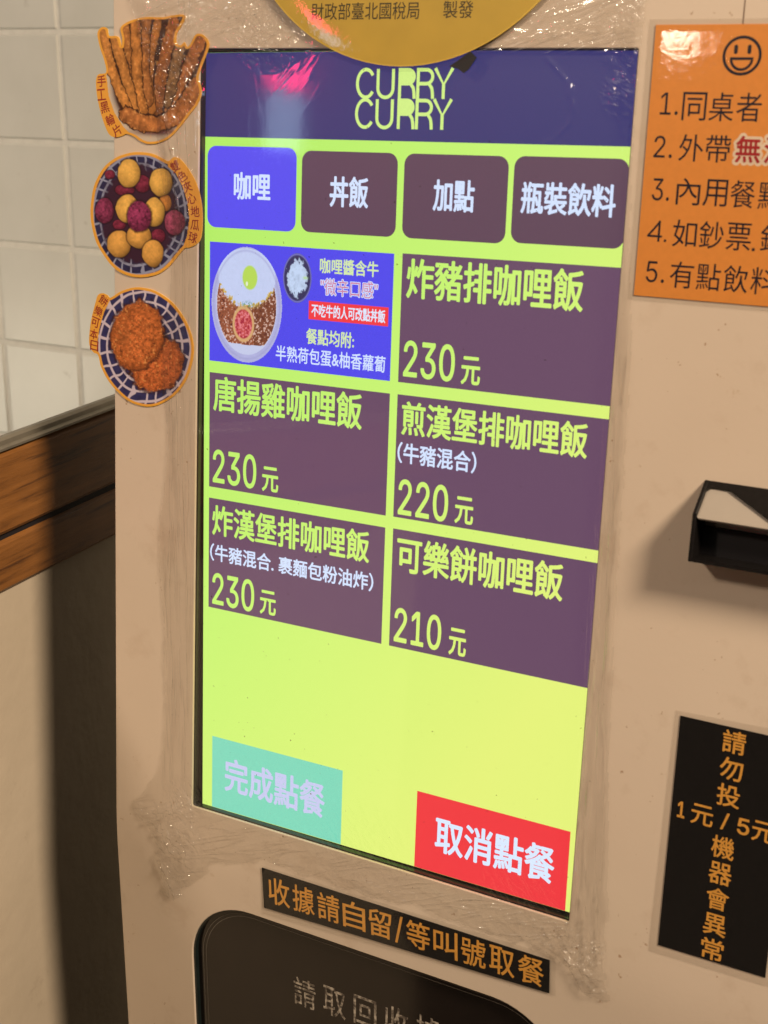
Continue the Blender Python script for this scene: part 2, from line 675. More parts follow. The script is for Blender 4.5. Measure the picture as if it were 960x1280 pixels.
# ------------------------------------------------------------------ numpy noise and distance for printed pictures
_rng = np.random.RandomState(4)
_tab = _rng.rand(256, 256)


def vnoise(x, y):
    xi, yi = np.floor(x).astype(int), np.floor(y).astype(int)
    fx, fy = x - xi, y - yi
    fx, fy = fx * fx * (3 - 2 * fx), fy * fy * (3 - 2 * fy)
    a = _tab[xi % 256, yi % 256]; b = _tab[(xi + 1) % 256, yi % 256]
    c = _tab[xi % 256, (yi + 1) % 256]; d = _tab[(xi + 1) % 256, (yi + 1) % 256]
    return (a * (1 - fx) + b * fx) * (1 - fy) + (c * (1 - fx) + d * fx) * fy


def fbm(x, y, o=4):
    s, a, t = 0, 0.5, 0
    for k in range(o):
        s = s + a * vnoise(x * 2 ** k + 17 * k, y * 2 ** k + 9 * k)
        t += a
        a *= 0.55
    return s / t


def seg_dist(U, V, pts, closed=False):
    P = list(pts) + ([pts[0]] if closed else [])
    D = np.full(U.shape, 1e9)
    for (ax, ay), (bx, by) in zip(P[:-1], P[1:]):
        dx, dy = bx - ax, by - ay
        t = np.clip(((U - ax) * dx + (V - ay) * dy) / (dx * dx + dy * dy + 1e-9), 0, 1)
        D = np.minimum(D, np.hypot(U - ax - t * dx, V - ay - t * dy))
    return D


def inside(U, V, pts):
    r = np.zeros(U.shape, bool)
    n = len(pts)
    for i in range(n):
        (x0, y0), (x1, y1) = pts[i], pts[(i + 1) % n]
        if y0 == y1:
            continue
        c = ((y0 > V) != (y1 > V)) & (U < (x1 - x0) * (V - y0) / (y1 - y0) + x0)
        r ^= c
    return r


def put(rgb, mask, col, k=1.0):
    """blend colour (n,3 or 3) in by soft mask"""
    mk = np.clip(mask, 0, 1)[..., None] * k
    return rgb * (1 - mk) + np.asarray(col) * mk


# ------------------------------------------------------------------ sheet with holes through a 2D curve
def sheet(outline, holes, thick, bev, frame, cuts=(), m='cream_paint', y_mid=0.0):
    cu = bpy.data.curves.new('s', 'CURVE')
    cu.dimensions = '2D'
    cu.fill_mode = 'BOTH'
    cu.extrude = thick / 2 - bev
    cu.bevel_depth = bev
    cu.bevel_resolution = 2
    cu.offset = -bev
    for loop in [outline] + list(holes):
        sp = cu.splines.new('POLY')
        sp.points.add(len(loop) - 1)
        for p, (x, z) in zip(sp.points, loop):
            p.co = (x, z, 0, 1)
        sp.use_cyclic_u = True
    o = bpy.data.objects.new('s', cu)
    COL.objects.link(o)
    dg = bpy.context.evaluated_depsgraph_get()
    me = bpy.data.meshes.new_from_object(o.evaluated_get(dg))
    bm = bmesh.new()
    bm.from_mesh(me)
    bmesh.ops.remove_doubles(bm, verts=bm.verts, dist=1e-4)
    for c in cuts:
        bmesh.ops.bisect_plane(bm, geom=bm.verts[:] + bm.edges[:] + bm.faces[:], plane_co=(0, c, 0), plane_no=(0, 1, 0))
    bm.verts.ensure_lookup_table()
    mb = MB(frame)
    mb.add([(v.co.x, y_mid - v.co.z, v.co.y) for v in bm.verts], [[v.index for v in f.verts] for f in bm.faces], m)
    bm.free()
    bpy.data.objects.remove(o)
    bpy.data.curves.remove(cu)
    bpy.data.meshes.remove(me)
    return mb


# ================================================================== THE SETTING
mb = MB()
mb.add([(-4, -5, 0), (5, -5, 0), (5, 4, 0), (-4, 4, 0)], [[0, 1, 2, 3]], 'floor_tile')
fl = mb.build('floor')
fl['kind'] = 'structure'

# tiled wall behind the half wall: each tile slightly out of true
rng = np.random.RandomState(7)
mb = MB()
TP, TX, TZ, YW = 0.1725, -0.984, 1.457, 1.0
mb.add([(-2.6, YW, 0), (0.6, YW, 0), (0.6, YW, 2.6), (-2.6, YW, 2.6)], [[0, 1, 2, 3]], 'grout')
for i in range(-10, 9):
    for j in range(-9, 7):
        x0, z0 = TX + i * TP + 0.004, TZ + j * TP + 0.004
        x1, z1 = x0 + TP - 0.008, z0 + TP - 0.008
        if x0 < -2.6 or x1 > 0.6 or z0 < 0 or z1 > 2.6:
            continue
        h = [YW - 0.0022 - 0.0010 * rng.rand() for _ in range(4)]
        b = 0.0025
        q = [(x0, z0), (x1, z0), (x1, z1), (x0, z1)]
        qi = [(x0 + b, z0 + b), (x1 - b, z0 + b), (x1 - b, z1 - b), (x0 + b, z1 - b)]
        v = [(a, YW - 0.0001, c) for a, c in q] + [(a, hh, c) for (a, c), hh in zip(qi, h)]
        mb.add(v, [[4, 5, 6, 7]] + [[k, (k + 1) % 4, 4 + (k + 1) % 4, 4 + k] for k in range(4)], 'white_tile')
tag(mb.build('tiled_wall', loc=(-1, YW, 0)), 'white square tiled wall in the left background behind the wood-capped half wall', 'wall')

# half wall beside the kiosk: plaster, two brown boards, metal edging on top
dirx, diry = -0.1086, 0.9941
def hw(x, y, z):      # x: out of the wall towards the kiosk, y: along it, z: up
    return Vector((-0.2055 + y * dirx + x * diry, 0.050 + y * diry - x * dirx, z))
half = thing('half_wall', hw(-0.04, 0.3, 0), 'beige half wall capped with two brown wooden boards, left of the kiosk', 'wall')
mb = MB(hw); mb.box(-0.025, -0.008, -0.7, 0.93, 0, 1.2720, 'plaster'); mb.build('plaster_panel', half)
def board(z0, z1, x1):
    mb = MB(hw)
    e = 0.004
    prof = [(-0.007, z0), (x1 - e, z0), (x1, z0 + e), (x1, z1 - e), (x1 - e, z1), (-0.007, z1)]
    n = len(prof)
    ys = np.linspace(-0.7, 0.93, 40)
    for k, yy in enumerate(ys):
        for a, c in prof:
            mb.v.append(hw(a + 0.0006 * math.sin(9 * yy + c * 60), yy, c + 0.0012 * math.sin(5 * yy + 40 * z0)))
    i = mb.mat('brown_wood')
    for k in range(len(ys) - 1):
        for j in range(n):
            mb.f.append([k * n + j, k * n + (j + 1) % n, (k + 1) * n + (j + 1) % n, (k + 1) * n + j]); mb.mi.append(i)
    for k in (0, len(ys) - 1):
        mb.f.append([k * n + j for j in range(n)]); mb.mi.append(i)
    return mb.build('wooden_board', half)
board(1.2015, 1.2735, 0.004)
board(1.1455, 1.193, -0.001)
mb = MB(hw); mb.box(-0.0075, -0.004, -0.7, 0.93, 1.188, 1.207, 'board_gap'); mb.build('board_gap', half)
# stretch the trim profile along the wall
mb = MB(hw)
prof = [(-0.007, 1.2745), (0.006, 1.2745), (0.006, 1.2765), (0.002, 1.2780), (0.001, 1.2815), (-0.002, 1.2835), (-0.007, 1.2835)]
n = len(prof)
mb.add([(a, -0.7, c) for a, c in prof] + [(a, 0.93, c) for a, c in prof],
       [[k, (k + 1) % n, n + (k + 1) % n, n + k] for k in range(n)] + [list(range(n)), list(range(n, 2 * n))], 'metal_trim')
mb.build('edge_trim', half)

# ================================================================== THE KIOSK
XL, XR, TOP = -80.5, 520.0, 760.0
kiosk = thing('ordering_kiosk', (0.17, 0.17, 0), 'cream self-service ordering kiosk with a lit lime menu touchscreen', 'kiosk')
outline = [(XL, -990), (XR, -990), (XR, TOP), (XL, TOP)]
scr_hole = rounded(0, 0, 336.3, 600, 1.2, 3)
win_hole = rounded(-4.0, -360, 340.5, -82.5, 62, 14)
cuts = [FOLD + RAD - k * (2 * RAD) / 10 for k in range(11)]
fp = sheet(outline, [scr_hole, win_hole], 2.4, 0.7, skin, cuts, y_mid=1.2)
fp.build('front_panel', kiosk)
# shell behind the front sheet
mb = MB()
prof = [(0.008 + 0.0, None)]
top = skin(0, 1.5, TOP - 1); fold = skin(0, 1.5, FOLD); bot = skin(0, 1.5, -989)
for xa, xb in ((XL / 1000 + 0.0006, XL / 1000 + 0.0026), (XR / 1000 - 0.0026, XR / 1000 - 0.0006)):
    P = [(bot.y + .002, bot.z), (fold.y + .002, fold.z), (top.y + .002, top.z), (0.34, top.z - 0.004), (0.34, bot.z)]
    n = len(P)
    mb.add([(xa, a, b) for a, b in P] + [(xb, a, b) for a, b in P],
           [list(range(n)), list(range(n, 2 * n))] + [[k, (k + 1) % n, n + (k + 1) % n, n + k] for k in range(n)], 'dark_shell')
mb.add([(x, y, z) for x in (XL / 1000 + .003, XR / 1000 - .003) for y, z in ((top.y + .003, top.z - .001), (0.338, top.z - .005))],
       [[0, 1, 3, 2]], 'dark_shell')
mb.box(XL / 1000 + .003, XR / 1000 - .003, 0.336, 0.338, bot.z, top.z - .006, 'dark_shell')
mb.build('cabinet', kiosk)
# small panel seam high on the right
mb = MB(face); mb.prism([(400.1, 613.5), (400.9, 613.5), (400.9, 720), (400.1, 720)], -0.06, 0.02, 'seam_dark'); mb.build('panel_seam', kiosk)

# black surround of the display: rubber wall of the opening and the bezel behind it
mb = MB(face)
lp = rounded(-0.2, -0.2, 336.5, 600.2, 1.2, 3)
li = rounded(0.9, 0.9, 335.4, 599.1, 1.0, 3)
n = len(lp)
mb.add([(a, 2.3, b) for a, b in lp] + [(a, 11.0, b) for a, b in lp] + [(a, 2.6, b) for a, b in li] + [(a, 7.2, b) for a, b in li] ,
       [[k, (k + 1) % n, 2 * n + (k + 1) % n, 2 * n + k] for k in range(n)] +
       [[2 * n + k, 2 * n + (k + 1) % n, 3 * n + (k + 1) % n, 3 * n + k] for k in range(n)], 'black_rubber')
mb.rect(-15, -15, 350, 615, 11.2, 'black_rubber')
mb.build('screen_surround', kiosk)

# the display
mb = MB(disp)
mb.prism([(0, 0), (336.5, 0), (336.5, 597.5), (0, 597.5)], 0, 2.5, 'screen_lime', 'black_rubber')
screen = mb.build('touch_screen', kiosk)
Y1, Y2, Y3, Y4 = -0.20, -0.30, -0.40, -0.50
mb = MB(disp)
mb.rect(0, 537.8, 336.4, 597.4, Y1, 'screen_navy')

def curry_line(z0, z1, y):
    h, wd = z1 - z0 - 2.2, 2.35
    zb = z0 + 1.1
    def st(pts, dy):
        mb.stroke([(a, zb + b * h) for a, b in pts], wd, y - dy, 'screen_letters')
    cx, rx = 137.6, 6.9
    st([(cx + rx * math.cos(t) * (1.0 if math.cos(t) < 0 else 0.96), 0.5 + 0.5 * math.sin(t)) for t in np.linspace(0.62, 2 * math.pi - 0.62, 30)], 0)
    st([(147.2, 1.02), (147.2, 0.33)] + [(153.2 - 6.0 * math.cos(t), 0.33 - 0.33 * math.sin(t)) for t in np.linspace(0.2, math.pi - 0.2, 14)] + [(159.2, 0.33), (159.2, 1.02)], .01)
    for q, x in enumerate((164.4, 178.6)):
        st([(x, -0.04), (x, 1.05)], .02 + q * .04)
        st([(x - 1.1, 0.985), (x + 6.5, 0.985)] + [(x + 6.5 + 4.6 * math.sin(t), 0.74 + 0.245 * math.cos(t)) for t in np.linspace(0.25, math.pi - .25, 10)] + [(x + 6.5, 0.495), (x - 1.1, 0.495)], .03 + q * .04)
        st([(x + 8.6, 0.48), (x + 10.6, 0.34), (x + 11.2, 0.2), (x + 11.6, -0.04)], .04 + q * .04)
    st([(191.6, 1.04), (198.2, 0.46), (204.8, 1.04)], .13)
    st([(198.2, 0.5), (198.2, -0.04)], .14)
    mb.rect(164.4, zb + .5 * h, 174.6, zb + .985 * h, y - .16, 'screen_letters')
curry_line(565.7, 586.4, Y2)
curry_line(545.6, 566.3, Y2 - .2)
mb.build('header_bar', screen)


def category(x0, z0, x1, z1, txt, box, m):
    mb = MB(disp)
    mb.rrect(x0, z0, x1, z1, 7.5, Y1, m)
    mb.text(txt, *box, Y2, 'screen_white', off=0.024)
    mb.build('category_button', screen)


category(2.5, 472.0, 81.6, 531.4, '咖哩', (26.6, 493.0, 59.4, 513.1), 'screen_violet')
category(86.2, 472.5, 165.0, 529.8, '丼飯', (110.1, 491.2, 142.2, 512.9), 'screen_plum')
category(170.2, 472.5, 249.4, 529.8, '加點', (193.5, 491.9, 225.1, 513.4), 'screen_plum')
category(253.4, 473.6, 333.6, 530.2, '瓶裝飲料', (259.5, 493.0, 326.2, 514.2), 'screen_plum')


def tile(x0, z0, x1, z1, title, tb, price, pb, yb, note=None, nb=None):
    mb = MB(disp)
    mb.rect(x0, z0, x1, z1, Y1, 'screen_purple')
    mb.text(title, *tb, Y2, 'screen_lime', off=0.022)
    mb.text(price, *pb, Y2, 'screen_lime', off=0.018)
    mb.text('元', *yb, Y2, 'screen_lime', off=0.022)
    if note:
        mb.text(note, *nb, Y2, 'screen_white', off=0.022)
    mb.build('menu_tile', screen)


tile(171.3, 371.0, 336.4, 461.8, '炸豬排咖哩飯', (175.2, 431.0, 308.2, 459.0), '230', (175.1, 375.2, 216.0, 401.5), (221.1, 374.6, 235.9, 394.4))
tile(5.3, 271.6, 165.0, 362.0, '唐揚雞咖哩飯', (8.9, 332.4, 142.4, 359.8), '230', (8.8, 275.2, 50.0, 302.2), (55.3, 275.0, 70.4, 294.6))
tile(171.3, 271.8, 336.4, 362.2, '煎漢堡排咖哩飯', (175.3, 333.3, 318.1, 358.0), '220', (174.9, 273.9, 215.7, 301.0), (221.2, 274.7, 235.9, 294.6),
     '（牛豬混合）', (172.9, 312.4, 236.4, 328.0))
tile(5.3, 172.6, 165.0, 262.6, '炸漢堡排咖哩飯', (8.5, 232.9, 152.2, 257.7), '230', (8.9, 175.6, 49.5, 202.2), (54.9, 176.2, 70.0, 196.0),
     '（牛豬混合. 裹麵包粉油炸）', (6.6, 211.6, 156.5, 226.0))
tile(171.6, 172.6, 336.4, 263.0, '可樂餅咖哩飯', (175.5, 231.0, 307.1, 258.5), '210', (175.4, 176.5, 214.8, 203.6), (221.2, 175.7, 235.3, 196.6))


def curry_art(U, V):
    """printed-menu photo of curry rice on a plate, in display millimetres"""
    cx, cz, rx, rz = 39.0, 415.8, 32.3, 43.4
    e = np.hypot((U - cx) / rx, (V - cz) / rz)
    keep = e < 1.0
    n1 = fbm(U * 0.5, V * 0.4, 4)
    rgb = np.zeros(U.shape + (3,)) + lin((186, 188, 236))
    rgb *= (0.86 + 0.2 * fbm(U * 0.25, V * 1.4, 3))[..., None]
    rgb = put(rgb, (e < 0.86) * 1.0, lin((205, 212, 245)))
    # curry: a wide crescent filling the lower half
    top = 431 - 0.0235 * (26 ** 2 - (U - cx) ** 2) + 9 * (n1 - .5)
    sauce = ((e < 0.84) & (V < top) & (V > 386 + 0.012 * (U - cx) ** 2 * 0.2)).astype(float)
    sp = 0.65 * vnoise(U * 0.85, V * 0.75) + 0.35 * vnoise(U * 1.7 + 9, V * 1.5)
    sc_ = lin((150, 82, 54)) * (0.55 + 0.9 * sp[..., None]) * np.where(U > 46, 0.72, 1.08)[..., None]
    sc_ = np.where(sp[..., None] > 0.68, lin((224, 186, 170)), sc_)
    sc_ = np.where(sp[..., None] < 0.24, lin((92, 38, 36)), sc_)
    rgb = put(rgb, sauce, sc_)
    rim = np.exp(-((V - top) / 2.2) ** 2) * (e < 0.82)
    rgb = put(rgb, rim * (n1 > .42), lin((226, 196, 92)), 0.8)
    # rice mound
    rice = ((V > top + 0.5) & (np.hypot((U - 39) / 26, (V - 437) / 21) < 1)).astype(float)
    rgb = put(rgb, rice, lin((206, 218, 255)) * (0.93 + .1 * n1[..., None]))
    # yolk
    y = np.hypot((U - 42.0) / 7.2, (V - 436.5) / 9.6)
    rgb = put(rgb, np.clip((1 - y) * 8, 0, 1), lin((190, 226, 88)))
    rgb = put(rgb, np.clip((1 - np.hypot((U - 39.3) / 1.2, (V - 431.8) / 2)) * 3, 0, 1), lin((240, 250, 220)))
    # round cutlet slice in front
    c = np.hypot((U - 36.5) / 9.8, (V - 401.5) / 13.5)
    rgb = put(rgb, np.clip((1.05 - c) * 12, 0, 1), lin((222, 176, 120)))
    ct = np.where(sp[..., None] > 0.6, lin((236, 130, 140)), np.where(sp[..., None] < 0.36, lin((170, 30, 60)), lin((206, 84, 84))))
    rgb = put(rgb, np.clip((0.86 - c) * 12, 0, 1), ct)
    gsp = np.exp(-(((U - 40) / 5) ** 2 + ((V - 416.5) / 2.0) ** 2)) * (vnoise(U * 1.1, V * 1.1) > .45)
    rgb = put(rgb, gsp, lin((70, 150, 110)))
    rgb = put(rgb, np.exp(-((e - 0.93) / 0.02) ** 2) * 0.5, lin((160, 160, 214)))
    return rgb, keep


def bowl_art(U, V):
    cx, cz = 84.0, 438.9
    e = np.hypot((U - cx) / 12.6, (V - cz) / 18.2)
    n1 = fbm(U * 0.55, V * 0.42, 3)
    rgb = np.zeros(U.shape + (3,)) + lin((46, 46, 92))
    rgb = put(rgb, np.exp(-((e - .95) / .04) ** 2), lin((120, 120, 200)))
    d = np.hypot((U - 84) / 10.5, (V - 438.5) / 15.5) + 0.55 * (n1 - 0.5)
    rgb = put(rgb, np.clip((0.86 - d) * 10, 0, 1), lin((200, 220, 252)) * (0.72 + 0.5 * n1[..., None]).clip(0, 1.05))
    rgb = put(rgb, np.exp(-(((U - 91) / 2) ** 2 + ((V - 439.5) / 1) ** 2)), lin((190, 230, 150)))
    return rgb, e < 1.0


mb = MB(disp)
mb.rect(5.0, 371.0, 164.6, 461.2, Y1, 'screen_blue')
mb.raster(curry_art, 6, 371.5, 72, 460, 170, 220, Y2, 'screen_picture')
mb.raster(bowl_art, 71, 420, 97, 457.5, 90, 120, Y2, 'screen_picture')
mb.text('咖哩醬含牛', 103.3, 443.7, 152.4, 454.9, Y2, 'screen_pale_lime', off=0.022)
mb.text('"微辛口感"', 104.4, 428.4, 152.2, 440.4, Y2, 'screen_white', off=0.05, pad=1)
mb.text('"微辛口感"', 104.4, 428.4, 152.2, 440.4, Y3, 'screen_pink', off=0.002)
mb.rect(94.5, 409.8, 161.6, 423.3, Y2, 'screen_red')
mb.text('不吃牛的人可改點丼飯', 96.9, 411.9, 159.2, 421.4, Y3, 'screen_red_white', off=0.02)
mb.text('餐點均附:', 92.8, 391.4, 133.9, 403.2, Y2, 'screen_pale_lime', off=0.02)
mb.text('半熟荷包蛋&柚香蘿蔔', 66.2, 376.3, 160.6, 388.4, Y2, 'screen_white', off=0.014)
mb.build('picture_tile', screen)

mb = MB(disp)
mb.rect(9.8, 0.4, 134.6, 62.8, Y1, 'screen_teal')
mb.text('完成點餐', 22.4, 17.6, 119.1, 47.6, Y2, 'screen_teal_white', off=0.022)
mb.build('confirm_button', screen)
mb = MB(disp)
mb.rect(200.5, 0.2, 325.0, 62.6, Y1, 'screen_red')
mb.text('取消點餐', 217.1, 17.6, 314.6, 46.8, Y2, 'screen_red_white', off=0.022)
mb.build('cancel_button', screen)

# receipt window below: dark recess with a worn sign
rw = MB(skin)
lp = rounded(-4.2, -360.2, 340.7, -82.3, 62, 14)
li = rounded(-2.6, -358.6, 339.1, -83.9, 60.4, 14)
n = len(lp)
cc = [(a, b) for a, b in lp]
rw.add([(a, 2.3, b) for a, b in lp] + [(a, 2.6, b) for a, b in li] + [(a, 7.0, b) for a, b in li],
       [[k, (k + 1) % n, n + (k + 1) % n, n + k] for k in range(n)] +
       [[n + k, n + (k + 1) % n, 2 * n + (k + 1) % n, 2 * n + k] for k in range(n)], 'window_rim')
rwin = rw.build('receipt_window', kiosk)
mb = MB(skin)
mb.poly(rounded(-8, -364, 344, -78.5, 66, 14), 7.2, 'window_dark')
for k, ch in enumerate('請取回收據'):
    mb.text(ch, 95.2 + 29.0 * k, -160.5 + 1.6 * k, 116.6 + 29.0 * k, -133.0 + 1.6 * k, 7.05, 'worn_letters', off=0.006)
mb.build('window_glass', rwin)
for ins in (5.0, 8.2):
    a = rounded(-2.6 + ins, -358 + ins, 339 - ins, -84 - ins * 0.9, 60 - ins, 16)
    b = rounded(-2.6 + ins + .45, -358 + ins + .45, 339 - ins - .45, -84 - ins * 0.9 - .45, 60 - ins - .45, 16)
    n = len(a)
    mb = MB(skin)
    mb.add([(p, 7.0, q) for p, q in a] + [(p, 7.0, q) for p, q in b], [[k, (k + 1) % n, n + (k + 1) % n, n + k] for k in range(n)], 'rim_line')
    mb.build('window_groove', rwin)

# banknote acceptor: wedge-shaped black guard round a cream slide and a dark pocket
AX0, AX1 = 404.3, 560.0
prof = [(0.3, 336.2), (-20.5, 318.0), (-21.5, 286.4), (0.3, 284.6)]          # (y, z)
inner = [(0.3, 333.0), (-18.4, 316.8), (-19.3, 288.8), (0.3, 287.6)]
mb = MB(face)
for xa, xb in ((AX0, AX0 + 2.6), (AX1 - 2.6, AX1)):
    n = len(prof)
    e = 0.5
    def shrink(p):
        c = (np.mean([q[0] for q in prof]), np.mean([q[1] for q in prof]))
        return [(c[0] + (q[0] - c[0]) * 0.965, c[1] + (q[1] - c[1]) * 0.98) for q in p]
    rings = [(xa, shrink(prof)), (xa + e, prof), (xb - e, prof), (xb, shrink(prof))]
    for x, P in rings:
        mb.add([(x, a, b) for a, b in P], [], 'black_plastic')
    b0 = len(mb.v) - 4 * n
    i = mb.mat('black_plastic')
    for r in range(3):
        for k in range(n):
            mb.f.append([b0 + r * n + k, b0 + r * n + (k + 1) % n, b0 + (r + 1) * n + (k + 1) % n, b0 + (r + 1) * n + k]); mb.mi.append(i)
    mb.f.append([b0 + k for k in range(n)]); mb.mi.append(i)
    mb.f.append([b0 + 3 * n + k for k in range(n)]); mb.mi.append(i)
# lower lip and top lip
mb.add([(x, a, b) for x in (AX0 + 2.4, AX1 - 2.4) for a, b in ((0.3, 284.7), (-21.4, 286.5), (-21.3, 288.7), (0.3, 288.0))],
       [[0, 1, 2, 3], [7, 6, 5, 4], [0, 4, 5, 1], [1, 5, 6, 2], [2, 6, 7, 3], [3, 7, 4, 0]], 'black_plastic')
sl = math.hypot(20.8, 18.2)
def slant(u, off, t):          # u along x, t down the slant from its top edge, off behind it
    return face(u, 0.3 - 20.8 * t / sl + off * 18.2 / sl, 336.2 - 18.2 * t / sl - off * 20.8 / sl)
mb.frame = slant
mid = (AX0 + AX1) / 2
blk = [(AX0 + 2.4, 0.15), (AX1 - 2.4, 0.15), (AX1 - 2.4, 6.0), (AX1 - 8, 5.4)]
# black face plate with the slanted cut-outs on either side
plate_l = [(AX0 + 2.4, 0.2), (AX0 + 2.4, 10.5), (AX0 + 3.2, 7.6), (AX0 + 5.0, 5.6), (AX0 + 7.5, 5.0), (422.0, 5.4), (426.5, 8.0), (454.5, 25.0), (454.5, 27.4),
           (509.8, 27.4), (509.8, 25.0), (537.8, 8.0), (542.3, 5.4), (AX1 - 7.5, 5.0), (AX1 - 5.0, 5.6), (AX1 - 3.2, 7.6), (AX1 - 2.4, 10.5), (AX1 - 2.4, 0.2)]
for yy0, yy1 in ((0.05, 2.2),):
    P = plate_l
    n = len(P)
    mb.add([(a, yy0, t) for a, t in P] + [(a, yy1, t) for a, t in P],
           [list(range(n)), list(range(2 * n - 1, n - 1, -1))] + [[k, (k + 1) % n, n + (k + 1) % n, n + k] for k in range(n)], 'black_plastic')
acc = mb.build('banknote_acceptor', kiosk)
mb = MB(slant)
P = rounded(AX0 + 2.7, 0.8, AX1 - 2.7, 29.2, 1.5, 4)
n = len(P)
mb.add([(a, 2.5, t) for a, t in P] + [(a, 4.0, t) for a, t in P], [list(range(n)), list(range(2 * n - 1, n - 1, -1))] +
       [[k, (k + 1) % n, n + (k + 1) % n, n + k] for k in range(n)], 'slide_beige')
mb.build('note_slide', acc)
mb = MB(face)
mb.box(AX0 + 2.6, AX1 - 2.6, -4.0, -0.3, 287, 306.5, 'pocket_black')
mb.build('pocket', acc)

# ================================================================== STICKERS AND SIGNS
def homog(H):
    def f(u, v):
        d = H[2][0] * u + H[2][1] * v + 1
        return (H[0][0] * u + H[0][1] * v + H[0][2]) / d, (H[1][0] * u + H[1][1] * v + H[1][2]) / d
    return f


def food_sticker(H, outline, art, letters, size, label, ink='ink_maroon', lift=0.0):
    """die-cut printed sticker; outline, picture and letters in the sticker's own drawing units"""
    W = homog(H)
    ol = smooth_loop(outline, 5)
    pts = [W(*p) for p in ol]
    mb = MB(face)
    mb.prism(pts, -0.75 - lift, -0.12 - lift, 'print_yellow')
    U0 = min(p[0] for p in ol); U1 = max(p[0] for p in ol); V0 = min(p[1] for p in ol); V1 = max(p[1] for p in ol)
    coarse = outline_dense = ol[::2]

    def fn(U, V):
        rgb, keep = art(U, V, seg_dist(U, V, coarse, True))
        return rgb, keep & inside(U, V, ol)
    mb.raster(fn, U0, V0, U1, V1, 210, 240, -0.80 - lift, 'printed_picture', warp=W)
    for ch, u, v, a in letters:
        x, z = W(u, v)
        mb.text(ch, x - size / 2, z - size / 2, x + size / 2, z + size / 2, -0.90 - lift, ink, off=0.012, rot=math.radians(a))
    o = mb.build('food_sticker')
    return tag(o, label, 'sticker', "food stickers down the kiosk's left edge")


def scale_rgb(c, s):
    return np.asarray(c) * s[..., None]


OR = alb((203, 130, 44))


def fries_art(U, V, D):
    n1, n2 = fbm(U / 42, V / 64, 4), fbm(U / 17, V / 21, 3)
    rgb = np.zeros(U.shape + (3,)) + alb((58, 27, 12))
    bowl = np.hypot((U - 500) / 345, (V - 560) / 420)
    rgb = put(rgb, np.clip((bowl - 0.86) * 14, 0, 1) * (V > 500), alb((150, 124, 104)))
    rgb = put(rgb, np.clip((bowl - 0.93) * 18, 0, 1) * (V > 500), alb((176, 146, 118)))
    rgb = put(rgb, np.exp(-(((U - 540) / 200) ** 2 + ((V - 930) / 26) ** 2)), alb((96, 50, 40)))
    sticks = [([(840, 240), (765, 430), (660, 640), (620, 760)], 104, (142, 78, 34)),
              ([(700, 285), (650, 470), (590, 700)], 96, (118, 78, 44)),
              ([(650, 105), (595, 300), (545, 560), (520, 770)], 92, (140, 76, 32)),
              ([(285, 155), (312, 320), (335, 500)], 78, (142, 82, 34)),
              ([(530, 110), (480, 330), (460, 560), (485, 770)], 66, (150, 86, 34)),
              ([(440, 90), (425, 300), (430, 500), (455, 700)], 84, (140, 80, 36)),
              ([(360, 125), (370, 350), (372, 600), (415, 770)], 80, (158, 92, 38)),
              ([(205, 235), (270, 450), (330, 690), (350, 770)], 80, (164, 98, 42)),
              ([(115, 180), (160, 390), (230, 590), (330, 810)], 78, (168, 100, 42)),
              ([(300, 800), (390, 855), (520, 872), (640, 830), (760, 700), (812, 580)], 128, (150, 84, 38))]
    for pts, wd, col in sticks:
        wob = 1 + 0.55 * (fbm(U / 38, V / 38, 3) - 0.5) + 0.30 * (n2 - .5)
        t = seg_dist(U, V, pts) / (wd / 2 * wob)
        rgb = put(rgb, np.clip((1.16 - t) * 9, 0, 1), alb((48, 20, 8)))
        sh = (1.0 - 0.45 * np.clip(t, 0, 1) ** 2) * (0.46 + 1.22 * n1) * (0.58 + 0.92 * n2)
        rgb = put(rgb, np.clip((1.0 - t) * 8, 0, 1), scale_rgb(alb(col), sh))
    # shine of the fried skin
    rgb = put(rgb, np.clip((n2 - .66) * 6, 0, 1) * (D > 30), alb((196, 132, 70)), 0.5)
    rgb = put(rgb, np.clip((19 + 6 * (n1 - .5) - D) / 5, 0, 1), OR)
    tab = ((U < 160) & (V > 470)) | ((U < 330) & (V > 940)) | ((U < 250) & (V > 810))
    tabm = inside(U, V, [(60, 470), (140, 478), (150, 560), (160, 660), (205, 790), (270, 890), (330, 950), (200, 990), (130, 920), (60, 700)])
    rgb = put(rgb, tabm.astype(float), OR * 0.97)
    return rgb, D > 3


def ball(rgb, U, V, cx, cy, rx, ry, col, rough, n):
    e = np.hypot((U - cx) / rx, (V - cy) / ry) * (1 + 0.16 * (fbm(U / 60 + cx, V / 60 + cy, 2) - 0.5) + 0.07 * rough * (n - .5))
    lit = 1.08 - 0.50 * np.clip(np.hypot((U - cx + rx * .18) / rx, (V - cy + ry * .25) / ry), 0, 1.3) ** 2
    rgb = put(rgb, np.clip((1.12 - e) * 8, 0, 1), alb((26, 12, 16)), 0.8)
    return put(rgb, np.clip((1.0 - e) * 14, 0, 1), scale_rgb(alb(col), lit * (1 + 1.5 * rough * (n - .5)) * (0.80 + 0.4 * fbm(U / 45 + cy, V / 45 + cx, 3))))


